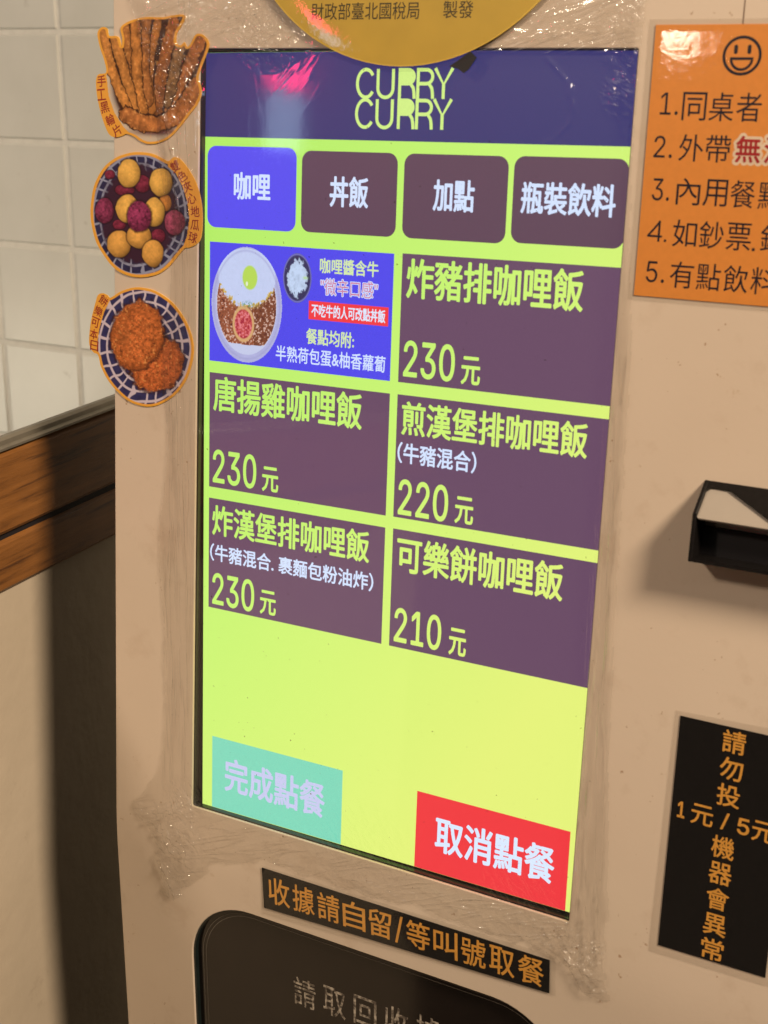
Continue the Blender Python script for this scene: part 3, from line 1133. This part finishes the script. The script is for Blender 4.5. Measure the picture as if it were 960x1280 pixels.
def lattice(U, V, cx, cy, rx, ry, rings, nseg, skew, dark, pale):
    r = np.hypot((U - cx) / rx, (V - cy) / ry)
    a = np.arctan2((V - cy) / ry, (U - cx) / rx)
    rgb = np.zeros(U.shape + (3,)) + alb(dark)
    wv = fbm(U / 120, V / 120, 2) - 0.5
    k = np.abs(((a / (2 * math.pi) * nseg + skew * r + 0.9 * wv) % 1) - 0.5)
    r = r + 0.05 * wv
    rgb = rgb * (0.6 + 0.8 * fbm(U / 30, V / 30, 3))[..., None]
    rgb = put(rgb, np.clip((k - 0.385) * 26, 0, 1), alb(pale))
    for q in rings:
        rgb = put(rgb, np.clip((0.027 - np.abs(r - q)) * 90, 0, 1), alb(pale))
    return rgb, r


def balls_art(U, V, D):
    n1, n2 = fbm(U / 40, V / 40, 3), fbm(U / 15, V / 15, 3)
    rgb, r = lattice(U, V, 420, 530, 350, 452, (0.68, 0.84, 0.985), 30, 0.9, (38, 32, 54), (128, 118, 126))
    rgb = put(rgb, np.clip((0.86 - r + 0.2 * (n1 - .5)) * 9, 0, 1), alb((50, 24, 34)))
    for (cx, cy, rx, ry) in ((310, 345, 76, 44), (445, 300, 62, 66), (270, 605, 52, 40), (560, 690, 56, 56), (200, 230, 40, 36)):
        rgb = ball(rgb, U, V, cx, cy, rx, ry, (110, 32, 46), 0.9, n2)
    Y, P = (204, 142, 62), (120, 38, 62)
    rgb = ball(rgb, U, V, 615, 440, 48, 66, (178, 106, 44), .2, n2)
    for (cx, cy, rx, ry) in ((345, 222, 88, 110), (582, 285, 86, 110), (330, 485, 86, 112), (530, 510, 80, 113)):
        rgb = ball(rgb, U, V, cx, cy, rx, ry, Y, 0.25, n2)
    rgb = ball(rgb, U, V, 160, 503, 72, 98, (116, 40, 60), 1.0, n2)
    rgb = ball(rgb, U, V, 685, 590, 80, 100, (128, 52, 66), 1.0, n2)
    for (cx, cy, rx, ry) in ((268, 750, 90, 104), (418, 690, 92, 98), (522, 818, 84, 106)):
        rgb = ball(rgb, U, V, cx, cy, rx, ry, (198, 132, 58), 0.25, n2)
    rgb = ball(rgb, U, V, 420, 545, 95, 118, P, 1.3, n2)
    rgb = put(rgb, np.clip((24 - D) / 5, 0, 1), OR)
    tabm = inside(U, V, [(640, 90), (720, 90), (830, 230), (910, 420), (910, 640), (885, 760), (800, 790), (745, 775),
                         (778, 690), (795, 560), (780, 430), (745, 320), (690, 215), (632, 170)])
    rgb = put(rgb, tabm.astype(float), OR)
    return rgb, D > 3


def croquette_art(U, V, D):
    n1, n2 = fbm(U / 50, V / 50, 3), fbm(U / 17, V / 17, 3)
    n3 = vnoise(U / 13 + 40, V / 13)
    rgb, r = lattice(U, V, 490, 535, 372, 452, (0.62, 0.80, 0.975), 22, -0.55, (44, 38, 66), (178, 150, 146))
    rgb = put(rgb, np.clip((0.56 - r) * 9, 0, 1), alb((60, 36, 34)))

    def cutlet(rgb, cx, cy, rx, ry, rot, col):
        c, s = math.cos(rot), math.sin(rot)
        a, b = (U - cx) * c + (V - cy) * s, -(U - cx) * s + (V - cy) * c
        e = np.hypot(a / rx, b / ry) * (1 + 0.26 * (n1 - .5) + 0.14 * (n2 - .5))
        rgb = put(rgb, np.clip((1.10 - e) * 9, 0, 1), alb((44, 20, 16)), 0.85)
        sh = (1.10 - 0.34 * np.clip(e, 0, 1) ** 3) * (0.22 + 1.50 * n2) * (0.62 + 0.70 * n1)
        rgb = put(rgb, np.clip((1 - e) * 13, 0, 1), scale_rgb(alb(col), sh))
        rgb = put(rgb, np.clip((n3 - .80) * 8, 0, 1) * (e < .97), alb((206, 128, 66)), 0.7)
        return put(rgb, np.clip((.17 - n3) * 10, 0, 1) * (e < .99), alb((74, 32, 16)), 0.75)
    rgb = cutlet(rgb, 590, 680, 232, 206, -0.95, (160, 76, 34))
    rgb = cutlet(rgb, 428, 442, 212, 282, 0.18, (166, 82, 36))
    rgb = put(rgb, np.exp(-(((U - 325) / 50) ** 2 + ((V - 470) / 60) ** 2)), alb((122, 66, 30)), 0.5)
    rgb = put(rgb, np.clip((22 - D) / 5, 0, 1), OR)
    tabm = inside(U, V, [(40, 560), (35, 440), (60, 280), (110, 90), (170, 95), (225, 140), (165, 260), (128, 390), (112, 500), (120, 610), (70, 600)])
    rgb = put(rgb, tabm.astype(float), OR)
    return rgb, D > 3


food_sticker([[0.1253004, 0.001257238, -105.1077], [0.0338119, -0.1095748, 629.4064], [5.64413e-05, -2.143525e-05]],
             [(75, 200), (90, 158), (120, 142), (150, 158), (162, 208), (212, 210), (238, 228), (256, 290), (262, 230), (248, 152), (292, 110), (370, 80), (450, 68),
              (560, 70), (640, 55), (712, 50), (732, 75), (700, 140), (668, 195), (666, 262), (700, 280), (726, 256), (748, 292), (772, 268), (808, 205),
              (842, 193), (882, 215), (912, 265), (900, 325), (860, 430), (836, 500), (832, 540), (850, 590), (855, 650), (820, 730), (760, 805),
              (700, 885), (620, 970), (540, 1010), (460, 1020), (400, 1000), (350, 965), (295, 945), (260, 960), (210, 970), (165, 950), (130, 880),
              (95, 770), (70, 640), (65, 540), (85, 497), (140, 482), (125, 390), (95, 300)],
             fries_art, [('手', 107, 548, 4), ('工', 106, 650, 6), ('黑', 132, 745, 14), ('輪', 172, 838, 24), ('片', 222, 918, 32)], 8.4,
             'die-cut sticker of brown fried strips, topmost food sticker on the kiosk edge')
food_sticker([[0.1283233, 0.00128757, -110.1799], [0.03462763, -0.1122183, 529.0897], [5.780298e-05, -2.195239e-05]],
             [(55, 560), (60, 420), (85, 300), (150, 180), (240, 105), (340, 68), (430, 61), (520, 74), (600, 112), (638, 128), (680, 98), (730, 118), (795, 200),
              (852, 310), (886, 450), (891, 620), (870, 730), (800, 775), (760, 782), (700, 850), (640, 920), (560, 975), (440, 1000), (330, 985), (230, 930),
              (150, 830), (90, 720)],
             balls_art, [('雙', 688, 168, 30), ('色', 742, 242, 32), ('夾', 780, 322, 24), ('心', 812, 408, 15), ('地', 838, 505, 4), ('瓜', 838, 606, -4), ('球', 822, 700, -12)], 8.2,
             'die-cut sticker of yellow and purple sweet potato balls, middle of the kiosk edge stickers', lift=0.05)
food_sticker([[0.1230585, 0.001234745, -111.3601], [0.03320696, -0.1076143, 424.1238], [5.543148e-05, -2.105174e-05]],
             [(45, 480), (60, 330), (95, 185), (115, 122), (150, 105), (190, 120), (218, 140), (300, 90), (400, 60), (480, 62), (580, 90), (700, 170), (790, 280), (850, 400),
              (880, 530), (868, 660), (820, 800), (740, 910), (640, 980), (540, 1012), (440, 1000), (350, 960), (260, 880), (190, 790), (140, 690), (117, 600), (82, 580), (56, 540)],
             croquette_art, [('日', 88, 525, -6), ('本', 84, 432, -8), ('可', 97, 338, -14), ('樂', 122, 250, -24), ('餅', 162, 165, -34)], 8.2,
             'die-cut sticker of two browned croquettes in a blue lattice dish, lowest on the kiosk edge')


def laminated(name, frame, paper, lam, build, label, cat, gap=0.45, group=None):
    """a printed card sealed in a clear pouch: card (with its writing) and pouch"""
    c = frame(*[sum(p[i] for p in paper) / len(paper) if i < 1 else 0 for i in range(2)], sum(p[1] for p in paper) / len(paper))
    root = thing(name, c, label, cat, group)
    mb = MB(frame)
    build(mb)
    mb.build('printed_card', root)
    xs = [p[0] for p in lam]; zs = [p[1] for p in lam]
    mb = MB(frame)
    x0, x1, z0, z1 = min(xs), max(xs), min(zs), max(zs)
    nx, nz = 34, 40
    P, F = [], []
    for j in range(nz + 1):
        for i in range(nx + 1):
            a, b = i / nx, j / nz
            p0 = np.array(lam[0]) * (1 - a) + np.array(lam[1]) * a
            p1 = np.array(lam[3]) * (1 - a) + np.array(lam[2]) * a
            q = p0 * (1 - b) + p1 * b
            edge = min(a, 1 - a, b, 1 - b)
            yy = -gap - 0.35 - 0.022 * float(fbm(np.array(q[0] / 9.0), np.array(q[1] / 9.0), 2)) + (0.35 if edge == 0 else 0)
            P.append((q[0], yy, q[1]))
    for j in range(nz):
        for i in range(nx):
            k = j * (nx + 1) + i
            F.append([k, k + 1, k + nx + 2, k + nx + 1])
    mb.add(P, F, 'laminate')
    # raised welded rim of the pouch
    mb.build('clear_pouch', root, smooth=True)
    return root


# gold round sign over the top of the screen
CX, CZ, CR = 169.9, 730.6, 145.5
def circ(r, n=96):
    return [(CX + r * math.cos(2 * math.pi * k / n), CZ + r * math.sin(2 * math.pi * k / n)) for k in range(n)]
root = thing('round_sign', face(CX, -3, CZ), 'gold laminated round sign with black lettering, overlapping the top of the screen', 'sign')
mb = MB(face)
mb.prism(circ(CR - 3.0), -3.0, -2.5, 'print_gold')
mb.text('財政部臺北國稅局', 97.8, 618.3, 182.6, 629.6, -3.06, 'ink_brown', off=0.006)
mb.text('製發', 200.5, 618.6, 222.5, 629.6, -3.06, 'ink_brown', off=0.006)
mb.build('printed_card', root)
mb = MB(face)
pts = []
nr, na = 14, 96
for r in range(nr + 1):
    for k in range(na):
        rr = (CR + 0.6) * r / nr
        a = 2 * math.pi * k / na
        x, z = CX + rr * math.cos(a), CZ + rr * math.sin(a)
        pts.append((x, -3.5 - 0.03 * float(fbm(np.array(x / 25.), np.array(z / 25.), 2)) + (0.9 if r == nr else 0), z))
mb.add(pts, [[r * na + k, r * na + (k + 1) % na, (r + 1) * na + (k + 1) % na, (r + 1) * na + k] for r in range(nr) for k in range(na)], 'laminate')
mb.build('clear_pouch', root, smooth=True)

mb = MB(face)
mb.prism([(206.5, 588.5), (211.0, 591.0), (221.5, 598.0), (226.5, 594.0), (221.0, 586.5), (217.5, 584.2), (213.0, 587.0)], -2.35, -2.0, 'tape_black')
tag(mb.build('tape_scrap'), 'small torn scrap of black tape sticking out under the gold round sign', 'tape')


def orange(mb):
    mb.prism([(346.7, 448.9), (508, 448.9), (508, 613.7), (346.7, 613.7)], -0.6, -0.15, 'print_orange')
    y = -0.66
    cx, cz = 402.0, 595.7
    ring = [(cx + 11.0 * math.cos(t), cz + 10.6 * math.sin(t)) for t in np.linspace(0, 2 * math.pi, 49)]
    mb.stroke(ring, 1.75, y, 'ink_black')
    for ex in (398.0, 406.2):
        mb.rrect(ex - 1.15, 596.6, ex + 1.15, 602.0, 1.1, y, 'ink_black')
    mouth = [(395.6, 594.0), (408.4, 594.0)] + [(402.0 + 6.4 * math.cos(t), 594.0 + 6.3 * math.sin(t)) for t in np.linspace(0, -math.pi, 15)][1:]
    mb.stroke(mouth[:1] + [(402, 594.0)] + mouth[1:] , 1.6, y - .01, 'ink_black')
    mb.stroke([(394.9, 594.0), (402, 594.0), (409.1, 594.0)], 1.6, y - .02, 'ink_black')
    def row(num, nb, s, x, pitch, z0, z1, first_w):
        mb.text(num, *nb, y, 'ink_black', off=-0.004)
        for k, ch in enumerate(s):
            mb.text(ch, x + k * pitch, z0, x + k * pitch + first_w, z1, y, 'ink_black', off=0.0)
    row('1.', (353.8, 560.6, 365.3, 573.9), '同桌者', 367.9, 16.9, 557.6, 574.4, 15.2)
    row('2.', (352.0, 534.8, 363.9, 548.1), '外帶', 368.1, 16.9, 533.2, 549.4, 15.4)
    row('3.', (353.1, 508.7, 364.4, 522.3), '內用餐點', 368.9, 17.1, 506.9, 523.2, 15.2)
    mb.stroke([(359.9, 483.5), (359.9, 496.4)], 1.35, y, 'ink_black')
    mb.stroke([(360.3, 496.2), (356.4, 491.2), (352.9, 487.0)], 1.3, y - .01, 'ink_black')
    mb.stroke([(352.4, 486.8), (357, 486.8), (362.0, 486.8)], 1.3, y - .02, 'ink_black')
    row('.', (363.4, 483.5, 365.1, 485.2), '如鈔票', 368.9, 17.1, 481.2, 497.9, 15.4)
    mb.rect(419.6, 481.6, 421.4, 483.4, y, 'ink_black')
    row('', (0, 0, 1, 1), '銅', 424.5, 17, 481.2, 497.9, 15.4) if False else mb.text('銅', 424.3, 481.4, 439.5, 497.6, y, 'ink_black')
    row('5.', (353.7, 457.9, 365.8, 471.2), '有點飲料', 369.4, 17.2, 455.7, 472.2, 15.3)
    for k, ch in enumerate('無法'):
        x = 403.6 + k * 17.4
        mb.text(ch, x, 533.6, x + 15.4, 549.4, y, 'halo_cream', off=0.13, pad=1)
        mb.text(ch, x, 533.6, x + 15.4, 549.4, y - 0.08, 'ink_red', off=0.02)


laminated('notice_sign', face, [(346.7, 448.9), (508, 448.9), (508, 613.7), (346.7, 613.7)],
          [(342.4, 445.8), (512, 445.8), (512, 617.0), (342.2, 617.0)], orange,
          'orange laminated notice with a smiley face and numbered black lines, upper right of the screen', 'sign')


def black_card(mb):
    mb.prism([(403.0, 4.0), (478.0, 4.0), (478.0, 174.4), (403.3, 174.4)], -0.6, -0.15, 'print_black')
    y, w_ = -0.66, 15.6
    for ch, z in (('請', 164.4), ('勿', 145.5), ('投', 126.4), ('機', 88.8), ('器', 69.7), ('會', 50.8), ('異', 31.5), ('常', 12.9)):
        mb.text(ch, 440.7 - w_ / 2, z - 8.0, 440.7 + w_ / 2, z + 8.0, y, 'print_amber', off=0.016)
    mb.text('1', 407.4, 102.2, 412.6, 114.0, y, 'print_amber', off=0.03)
    mb.text('元', 416.9, 100.6, 432.1, 115.4, y, 'print_amber', off=0.016)
    mb.text('/', 437.4, 101.6, 443.0, 114.0, y, 'print_amber', off=0.02)
    mb.text('5', 448.6, 101.4, 456.8, 113.2, y, 'print_amber', off=0.03)
    mb.text('元', 458.4, 99.8, 473.6, 114.4, y, 'print_amber', off=0.016)


laminated('notice_sign', face, [(403.0, 4.0), (478.0, 4.0), (478.0, 174.4), (403.3, 174.4)],
          [(396.5, -2.8), (484, -2.2), (484, 180), (399.6, 177.6)], black_card,
          'black laminated notice with amber characters in a column, below the banknote acceptor', 'sign')

STR = local(73.0, -71.2, math.radians(2.2))
def strip(mb):
    mb.prism([(0, 0), (252.4, 0), (252.4, 27.2), (-0.3, 36.4)], -1.0, -0.5, 'print_black')
    y = -1.06
    s = '收據請自留/等叫號取餐'
    xs = np.linspace(5.0, 249.0, 10 * 2 + 2)
    x = 4.2
    for k, ch in enumerate(s):
        wd = 10.0 if ch == '/' else 23.4
        f = (x) / 250.0
        z0, z1 = 6.2 - 3.6 * f, 30.6 - 5.0 * f
        mb.text(ch, x + 1.2, z0, x + wd - 1.6, z1, y, 'print_amber', off=0.012)
        x += wd + 0.15


laminated('notice_strip', STR, [(0, 0), (252.4, 0), (252.4, 27.2), (-0.3, 36.4)],
          [(-2.0, -6.0), (257.5, -1.2), (257.0, 31.5), (-0.8, 38.5)], strip,
          'long black laminated strip with amber characters between the screen and the lower dark window', 'sign', gap=0.8)

# ================================================================== CLING FILM taped over the screen
def film():
    step = 1.15
    xs = np.arange(-66, 378, step)
    ss = np.arange(-100, 700, step)
    X, S = np.meshgrid(xs, ss)
    # outline
    ol = [(-40, 700), (-40, 560), (-34, 500), (-24, 470), (-27, 420), (-34, 360), (-28, 300), (-36, 220), (-30, 130), (-32, 40), (-46, 8), (-64, -10), (-60, -26),
          (-44, -36), (-40, -60), (-33, -92), (-18, -98), (-4, -86), (8, -66), (60, -34), (160, -31), (260, -29.5), (330, -33), (352, -52), (374, -56),
          (370, -20), (364, 60), (357, 160), (353, 300), (350, 420), (342, 500), (341, 620), (354, 640), (352, 700)]
    ol = smooth_loop(ol, 6)
    jag = 3.0 * (fbm(X / 7, S / 9, 3) - 0.5) + 16.0 * (fbm(X / 16 + 5, S / 16, 2) - 0.42) * (S < 20)
    D = seg_dist(X, S, ol, True)
    ins = inside(X, S, ol)
    keep = ins & (D > 1.2 + jag)

    def ridge(u, v, p=3.0, o=2):
        r = 1 - np.abs(2 * fbm(u, v, o) - 1)
        return np.clip((r - 0.62) / 0.38, 0, 1) ** p

    def band(t, a, b):
        return np.clip((t - a) / (b - a), 0, 1)
    Y = np.full(X.shape, 0.0)
    # calm glass-like middle with very slow waviness
    Y += 0.15 * fbm(X / 120, S / 140, 1)
    left = band(-X, -2, 8) * band(S, -10, 30)
    right = band(X, 332, 340) * band(S, -20, 20)
    topb = band(S, 596, 606)
    bot = band(-S, -4, 6)
    Y += left * 1.5 * (0.9 * ridge(X / 5.0 + 0.6 * vnoise(S / 60, X * 0), S / 85, 2) + 0.25 * ridge(X / 2.4, S / 50, 2))
    Y += right * 1.5 * (0.75 * ridge(X / 4.2 + 0.8 * vnoise(S / 50, X * 0 + 5), S / 80, 2) + 0.3 * ridge(X / 2.2, S / 40, 2))
    # arcs sweeping along the top edge
    a = (S - 600) - 0.0012 * (X - 170) ** 2
    Y += topb * 1.8 * (0.8 * ridge(a / 5.5, X / 120, 2) + 0.45 * ridge((X + S * 0.8) / 6, (X - S) / 40, 2))
    Y += bot * 1.6 * (0.7 * ridge((X * 0.35 + S) / 6, (X - S) / 60, 2) + 0.35 * ridge((X + 0.7 * S) / 4, S / 30, 2))
    # crumpled corners
    for cx, cs, r0, amp in ((-28, -40, 52, 2.2), (352, -28, 42, 1.6), (338, 600, 34, 0.9), (-32, 575, 40, 1.5), (-12, 8, 22, 1.2), (70, 620, 36, 0.9), (330, 566, 14, 0.4)):
        k = np.clip(1 - np.hypot(X - cx, S - cs) / r0, 0, 1)
        Y += k * amp * 2.0 * (0.75 * ridge((X + 0.5 * S) / 8, (S - 0.5 * X) / 16, 1.6) + 0.6 * fbm(X / 6, S / 8, 3) + 0.25 * ridge((X - S) / 4, (X + S) / 6, 2))
    # a twist of film hanging from the lower left corner
    tw = np.exp(-((X + 22 + 0.35 * (S + 78)) / 6) ** 2) * band(-S, 52, 62)
    Y += tw * (4.0 * vnoise(X / 2.0, S / 2.2) + 1.5)
    # the torn-looking diagonal creases near the top left of the screen
    k = np.exp(-(((X - 88) / 20) ** 2 + ((S - 583) / 16) ** 2))
    Y += k * 0.16 * ridge((X * 0.72 + -S * 0.70) / 3.4, (X + S) / 60, 4)
    k = np.exp(-(((X - 25) / 26) ** 2 + ((S - 560) / 34) ** 2))
    Y += k * 0.10 * ridge((X + 0.4 * S) / 12, (S - X) / 60, 4)
    for pts, am in (([(276, 594), (290, 581), (293, 570)], 0.9), ([(293, 579), (297, 562), (294, 553)], 0.8), ([(294, 553), (283, 543), (276, 541)], 0.6), ([(322, 590), (326, 570), (331, 548)], 0.7)):
        d = seg_dist(X, S, pts)
        Y += am * np.exp(-(d / 1.1) ** 2) * (0.25 + 0.75 * vnoise(X / 5, S / 5))
    Y = np.clip(Y, 0, 9) * 0.40
    # pulled folds: long thin ridges along the sides, fans into the corners, arcs along the top
    fr_ = np.random.RandomState(11)
    folds = []

    def run(x0, s0, x1, s1, wob, am, wd=0.9, n=7, bow=0.0):
        t = np.linspace(0, 1, n)
        dx, ds = x1 - x0, s1 - s0
        L = math.hypot(dx, ds) + 1e-6
        o = wob * (fr_.rand(n) - 0.5) * 2 + bow * np.sin(math.pi * t)
        folds.append((list(zip(x0 + dx * t - ds / L * o, s0 + ds * t + dx / L * o)), am, wd))
    for k in range(20):                                   # right margin
        a = 560 - fr_.rand() * 520
        x = 338.5 + 13.5 * fr_.rand()
        run(x, a, x + 3 * (fr_.rand() - .3), a - 50 - 190 * fr_.rand(), 1.2, 0.35 + 0.55 * fr_.rand(), 0.7 + .5 * fr_.rand())
    for k in range(15):                                   # left margin
        a = 585 - fr_.rand() * 420
        x = -31 + 27 * fr_.rand() ** 0.7
        run(x, a, x + 5 * (fr_.rand() - .5), a - 60 - 160 * fr_.rand(), 1.0, 0.30 + 0.5 * fr_.rand(), 0.7 + .5 * fr_.rand())
    for k in range(16):                                   # along the bottom
        x = 20 + 300 * fr_.rand()
        z = -5 - 22 * fr_.rand()
        run(x, z, x + 20 + 45 * fr_.rand(), z - 4 - 12 * fr_.rand(), 1.2, 0.35 + 0.55 * fr_.rand(), 0.8)
    for k in range(13):                                   # fan into the lower right corner
        run(318 + 26 * fr_.rand(), 2 - 16 * fr_.rand() - 8 * (k % 3), 350 + 22 * fr_.rand(), -34 - 20 * fr_.rand(), 1.5, 0.5 + 0.8 * fr_.rand(), 0.8 + .5 * fr_.rand(), bow=4 * (fr_.rand() - .5))
    for k in range(8):
        run(345 + 12 * fr_.rand(), 40 - 30 * fr_.rand(), 356 + 14 * fr_.rand(), -30 - 20 * fr_.rand(), 1.0, 0.4 + 0.6 * fr_.rand(), 0.8)
    for k in range(9):                                    # lower left: creases running off to the edge
        run(2 - 4 * fr_.rand(), 6 - 14 * fr_.rand(), -58 + 14 * fr_.rand(), -6 - 22 * fr_.rand(), 1.4, 0.4 + 0.6 * fr_.rand(), 0.8, bow=5 * (fr_.rand() - .4))
    for k in range(16):                                   # and the crumpled bunch below it
        x, z = -38 + 60 * fr_.rand(), -16 - 50 * fr_.rand() * (0.3 + 0.7 * fr_.rand())
        a = fr_.rand() * math.pi
        l = 5 + 14 * fr_.rand()
        run(x, z, x + l * math.cos(a), z + l * math.sin(a), 1.6, 0.6 + 0.9 * fr_.rand(), 0.9 + .6 * fr_.rand(), bow=3 * (fr_.rand() - .5))
    for k in range(12):                                   # twisted tail
        z = -50 - 38 * fr_.rand()
        x = -20 - 0.35 * (z + 78) + 7 * (fr_.rand() - .5)
        run(x, z, x + 2 + 3 * fr_.rand(), z - 5 - 8 * fr_.rand(), 0.8, 0.8 + 0.9 * fr_.rand(), 0.9)
    for k in range(16):                                   # arcs on either side of the round sign
        if k % 2:
            run(-28 + 60 * fr_.rand(), 604 + 26 * fr_.rand(), 60 + 40 * fr_.rand(), 606 + 30 * fr_.rand(), 1.0, 0.35 + 0.6 * fr_.rand(), 0.8, bow=6 * (fr_.rand() - .3))
        else:
            run(250 + 40 * fr_.rand(), 604 + 22 * fr_.rand(), 310 + 34 * fr_.rand(), 605 + 34 * fr_.rand(), 1.0, 0.4 + 0.7 * fr_.rand(), 0.8, bow=6 * (fr_.rand() - .5))
    for k in range(10):                                   # over the upper stickers
        run(-36 + 14 * fr_.rand(), 575 - 20 * fr_.rand(), -22 + 18 * fr_.rand(), 500 - 30 * fr_.rand(), 1.4, 0.5 + 0.6 * fr_.rand(), 0.9, bow=4 * (fr_.rand() - .5))
    for pts, am, wd in folds:
        P = np.array(pts)
        i0, i1 = np.searchsorted(xs, [P[:, 0].min() - 4, P[:, 0].max() + 4])
        j0, j1 = np.searchsorted(ss, [P[:, 1].min() - 4, P[:, 1].max() + 4])
        if i1 <= i0 or j1 <= j0:
            continue
        sx, sz = X[j0:j1, i0:i1], S[j0:j1, i0:i1]
        d = seg_dist(sx, sz, pts)
        Y[j0:j1, i0:i1] += 1.35 * am * np.exp(-(d / wd) ** 2)
    fade = band(D, 0, 6)
    a_side = np.clip(left * (0.35 + 0.65 * (X > -30)) + right, 0, 1) * (0.35 + 0.9 * fbm(X / 14, S / 70, 2))
    a_top = np.clip(topb + bot, 0, 1) * (0.25 + 1.0 * fbm(X / 40, S / 14, 2))
    a_cor = np.zeros(X.shape)
    for cx, cs, r0, am in ((-26, -40, 46, 0.8), (-22, -84, 20, 1.2), (352, -30, 38, 0.8), (340, 608, 24, 1.2), (-30, 575, 34, 1.6), (-6, 6, 24, 1.2), (60, 622, 40, 0.8), (328, 572, 16, 0.35),
                           (160, -6, 60, 0.25), (300, 4, 40, 0.5)):
        a_cor += am * np.clip(1 - np.hypot(X - cx, S - cs) / r0, 0, 1) ** 0.8
    calm = 0.0008
    C_ = np.stack([calm + a_side * fade, calm + a_top * fade, np.clip(a_cor, 0, 2.2) * fade], -1)
    mb = MB(skin)
    idx = -np.ones(X.shape, int)
    cell = keep[:-1, :-1] & keep[1:, :-1] & keep[:-1, 1:] & keep[1:, 1:]
    used = np.zeros(X.shape, bool)
    used[:-1, :-1] |= cell; used[1:, :-1] |= cell; used[:-1, 1:] |= cell; used[1:, 1:] |= cell
    idx[used] = np.arange(used.sum())
    base = 1.35
    pts = [(a, -base - y, s) for a, y, s in zip(X[used], Y[used], S[used])]
    jj, ii = np.nonzero(cell)
    faces = np.stack([idx[jj, ii], idx[jj, ii + 1], idx[jj + 1, ii + 1], idx[jj + 1, ii]], 1).tolist()
    mb.add(pts, faces, 'cling_film', cols=C_[used])
    o = mb.build('plastic_film', smooth=True)
    tag(o, 'wrinkled clear cling film taped over the kiosk screen', 'plastic film')


film()
# the strip lies over the film's lower edge

# lit shop sign across the room, seen mirrored in the film at the top of the screen
glow('sign_red', (1.0, 0.03, 0.12), 30.0)
glow('sign_pale', (0.45, 0.65, 0.85), 7.0)
P0 = face(78, 0, 584)
dv = Vector((-0.549, -0.827, 0.1208))
c = P0 + dv * 3.0
zax = -dv.normalized()
xax = Vector((0, 0, 1)).cross(zax).normalized()
yax = zax.cross(xax)
def sg(x, y, z):
    return c + xax * x + yax * z + zax * y
ls = thing('lit_sign', sg(0, 0, -0.3), 'small red and pale lit sign across the room, mirrored at the top of the screen', 'sign')
mb = MB(sg); mb.box(-0.05, 0.05, -0.03, 0.0, -0.045, 0.085, 'sign_red'); mb.build('red_panel', ls)
mb = MB(sg); mb.box(-0.05, 0.05, -0.03, 0.0, -0.205, -0.055, 'sign_pale'); mb.build('pale_panel', ls)
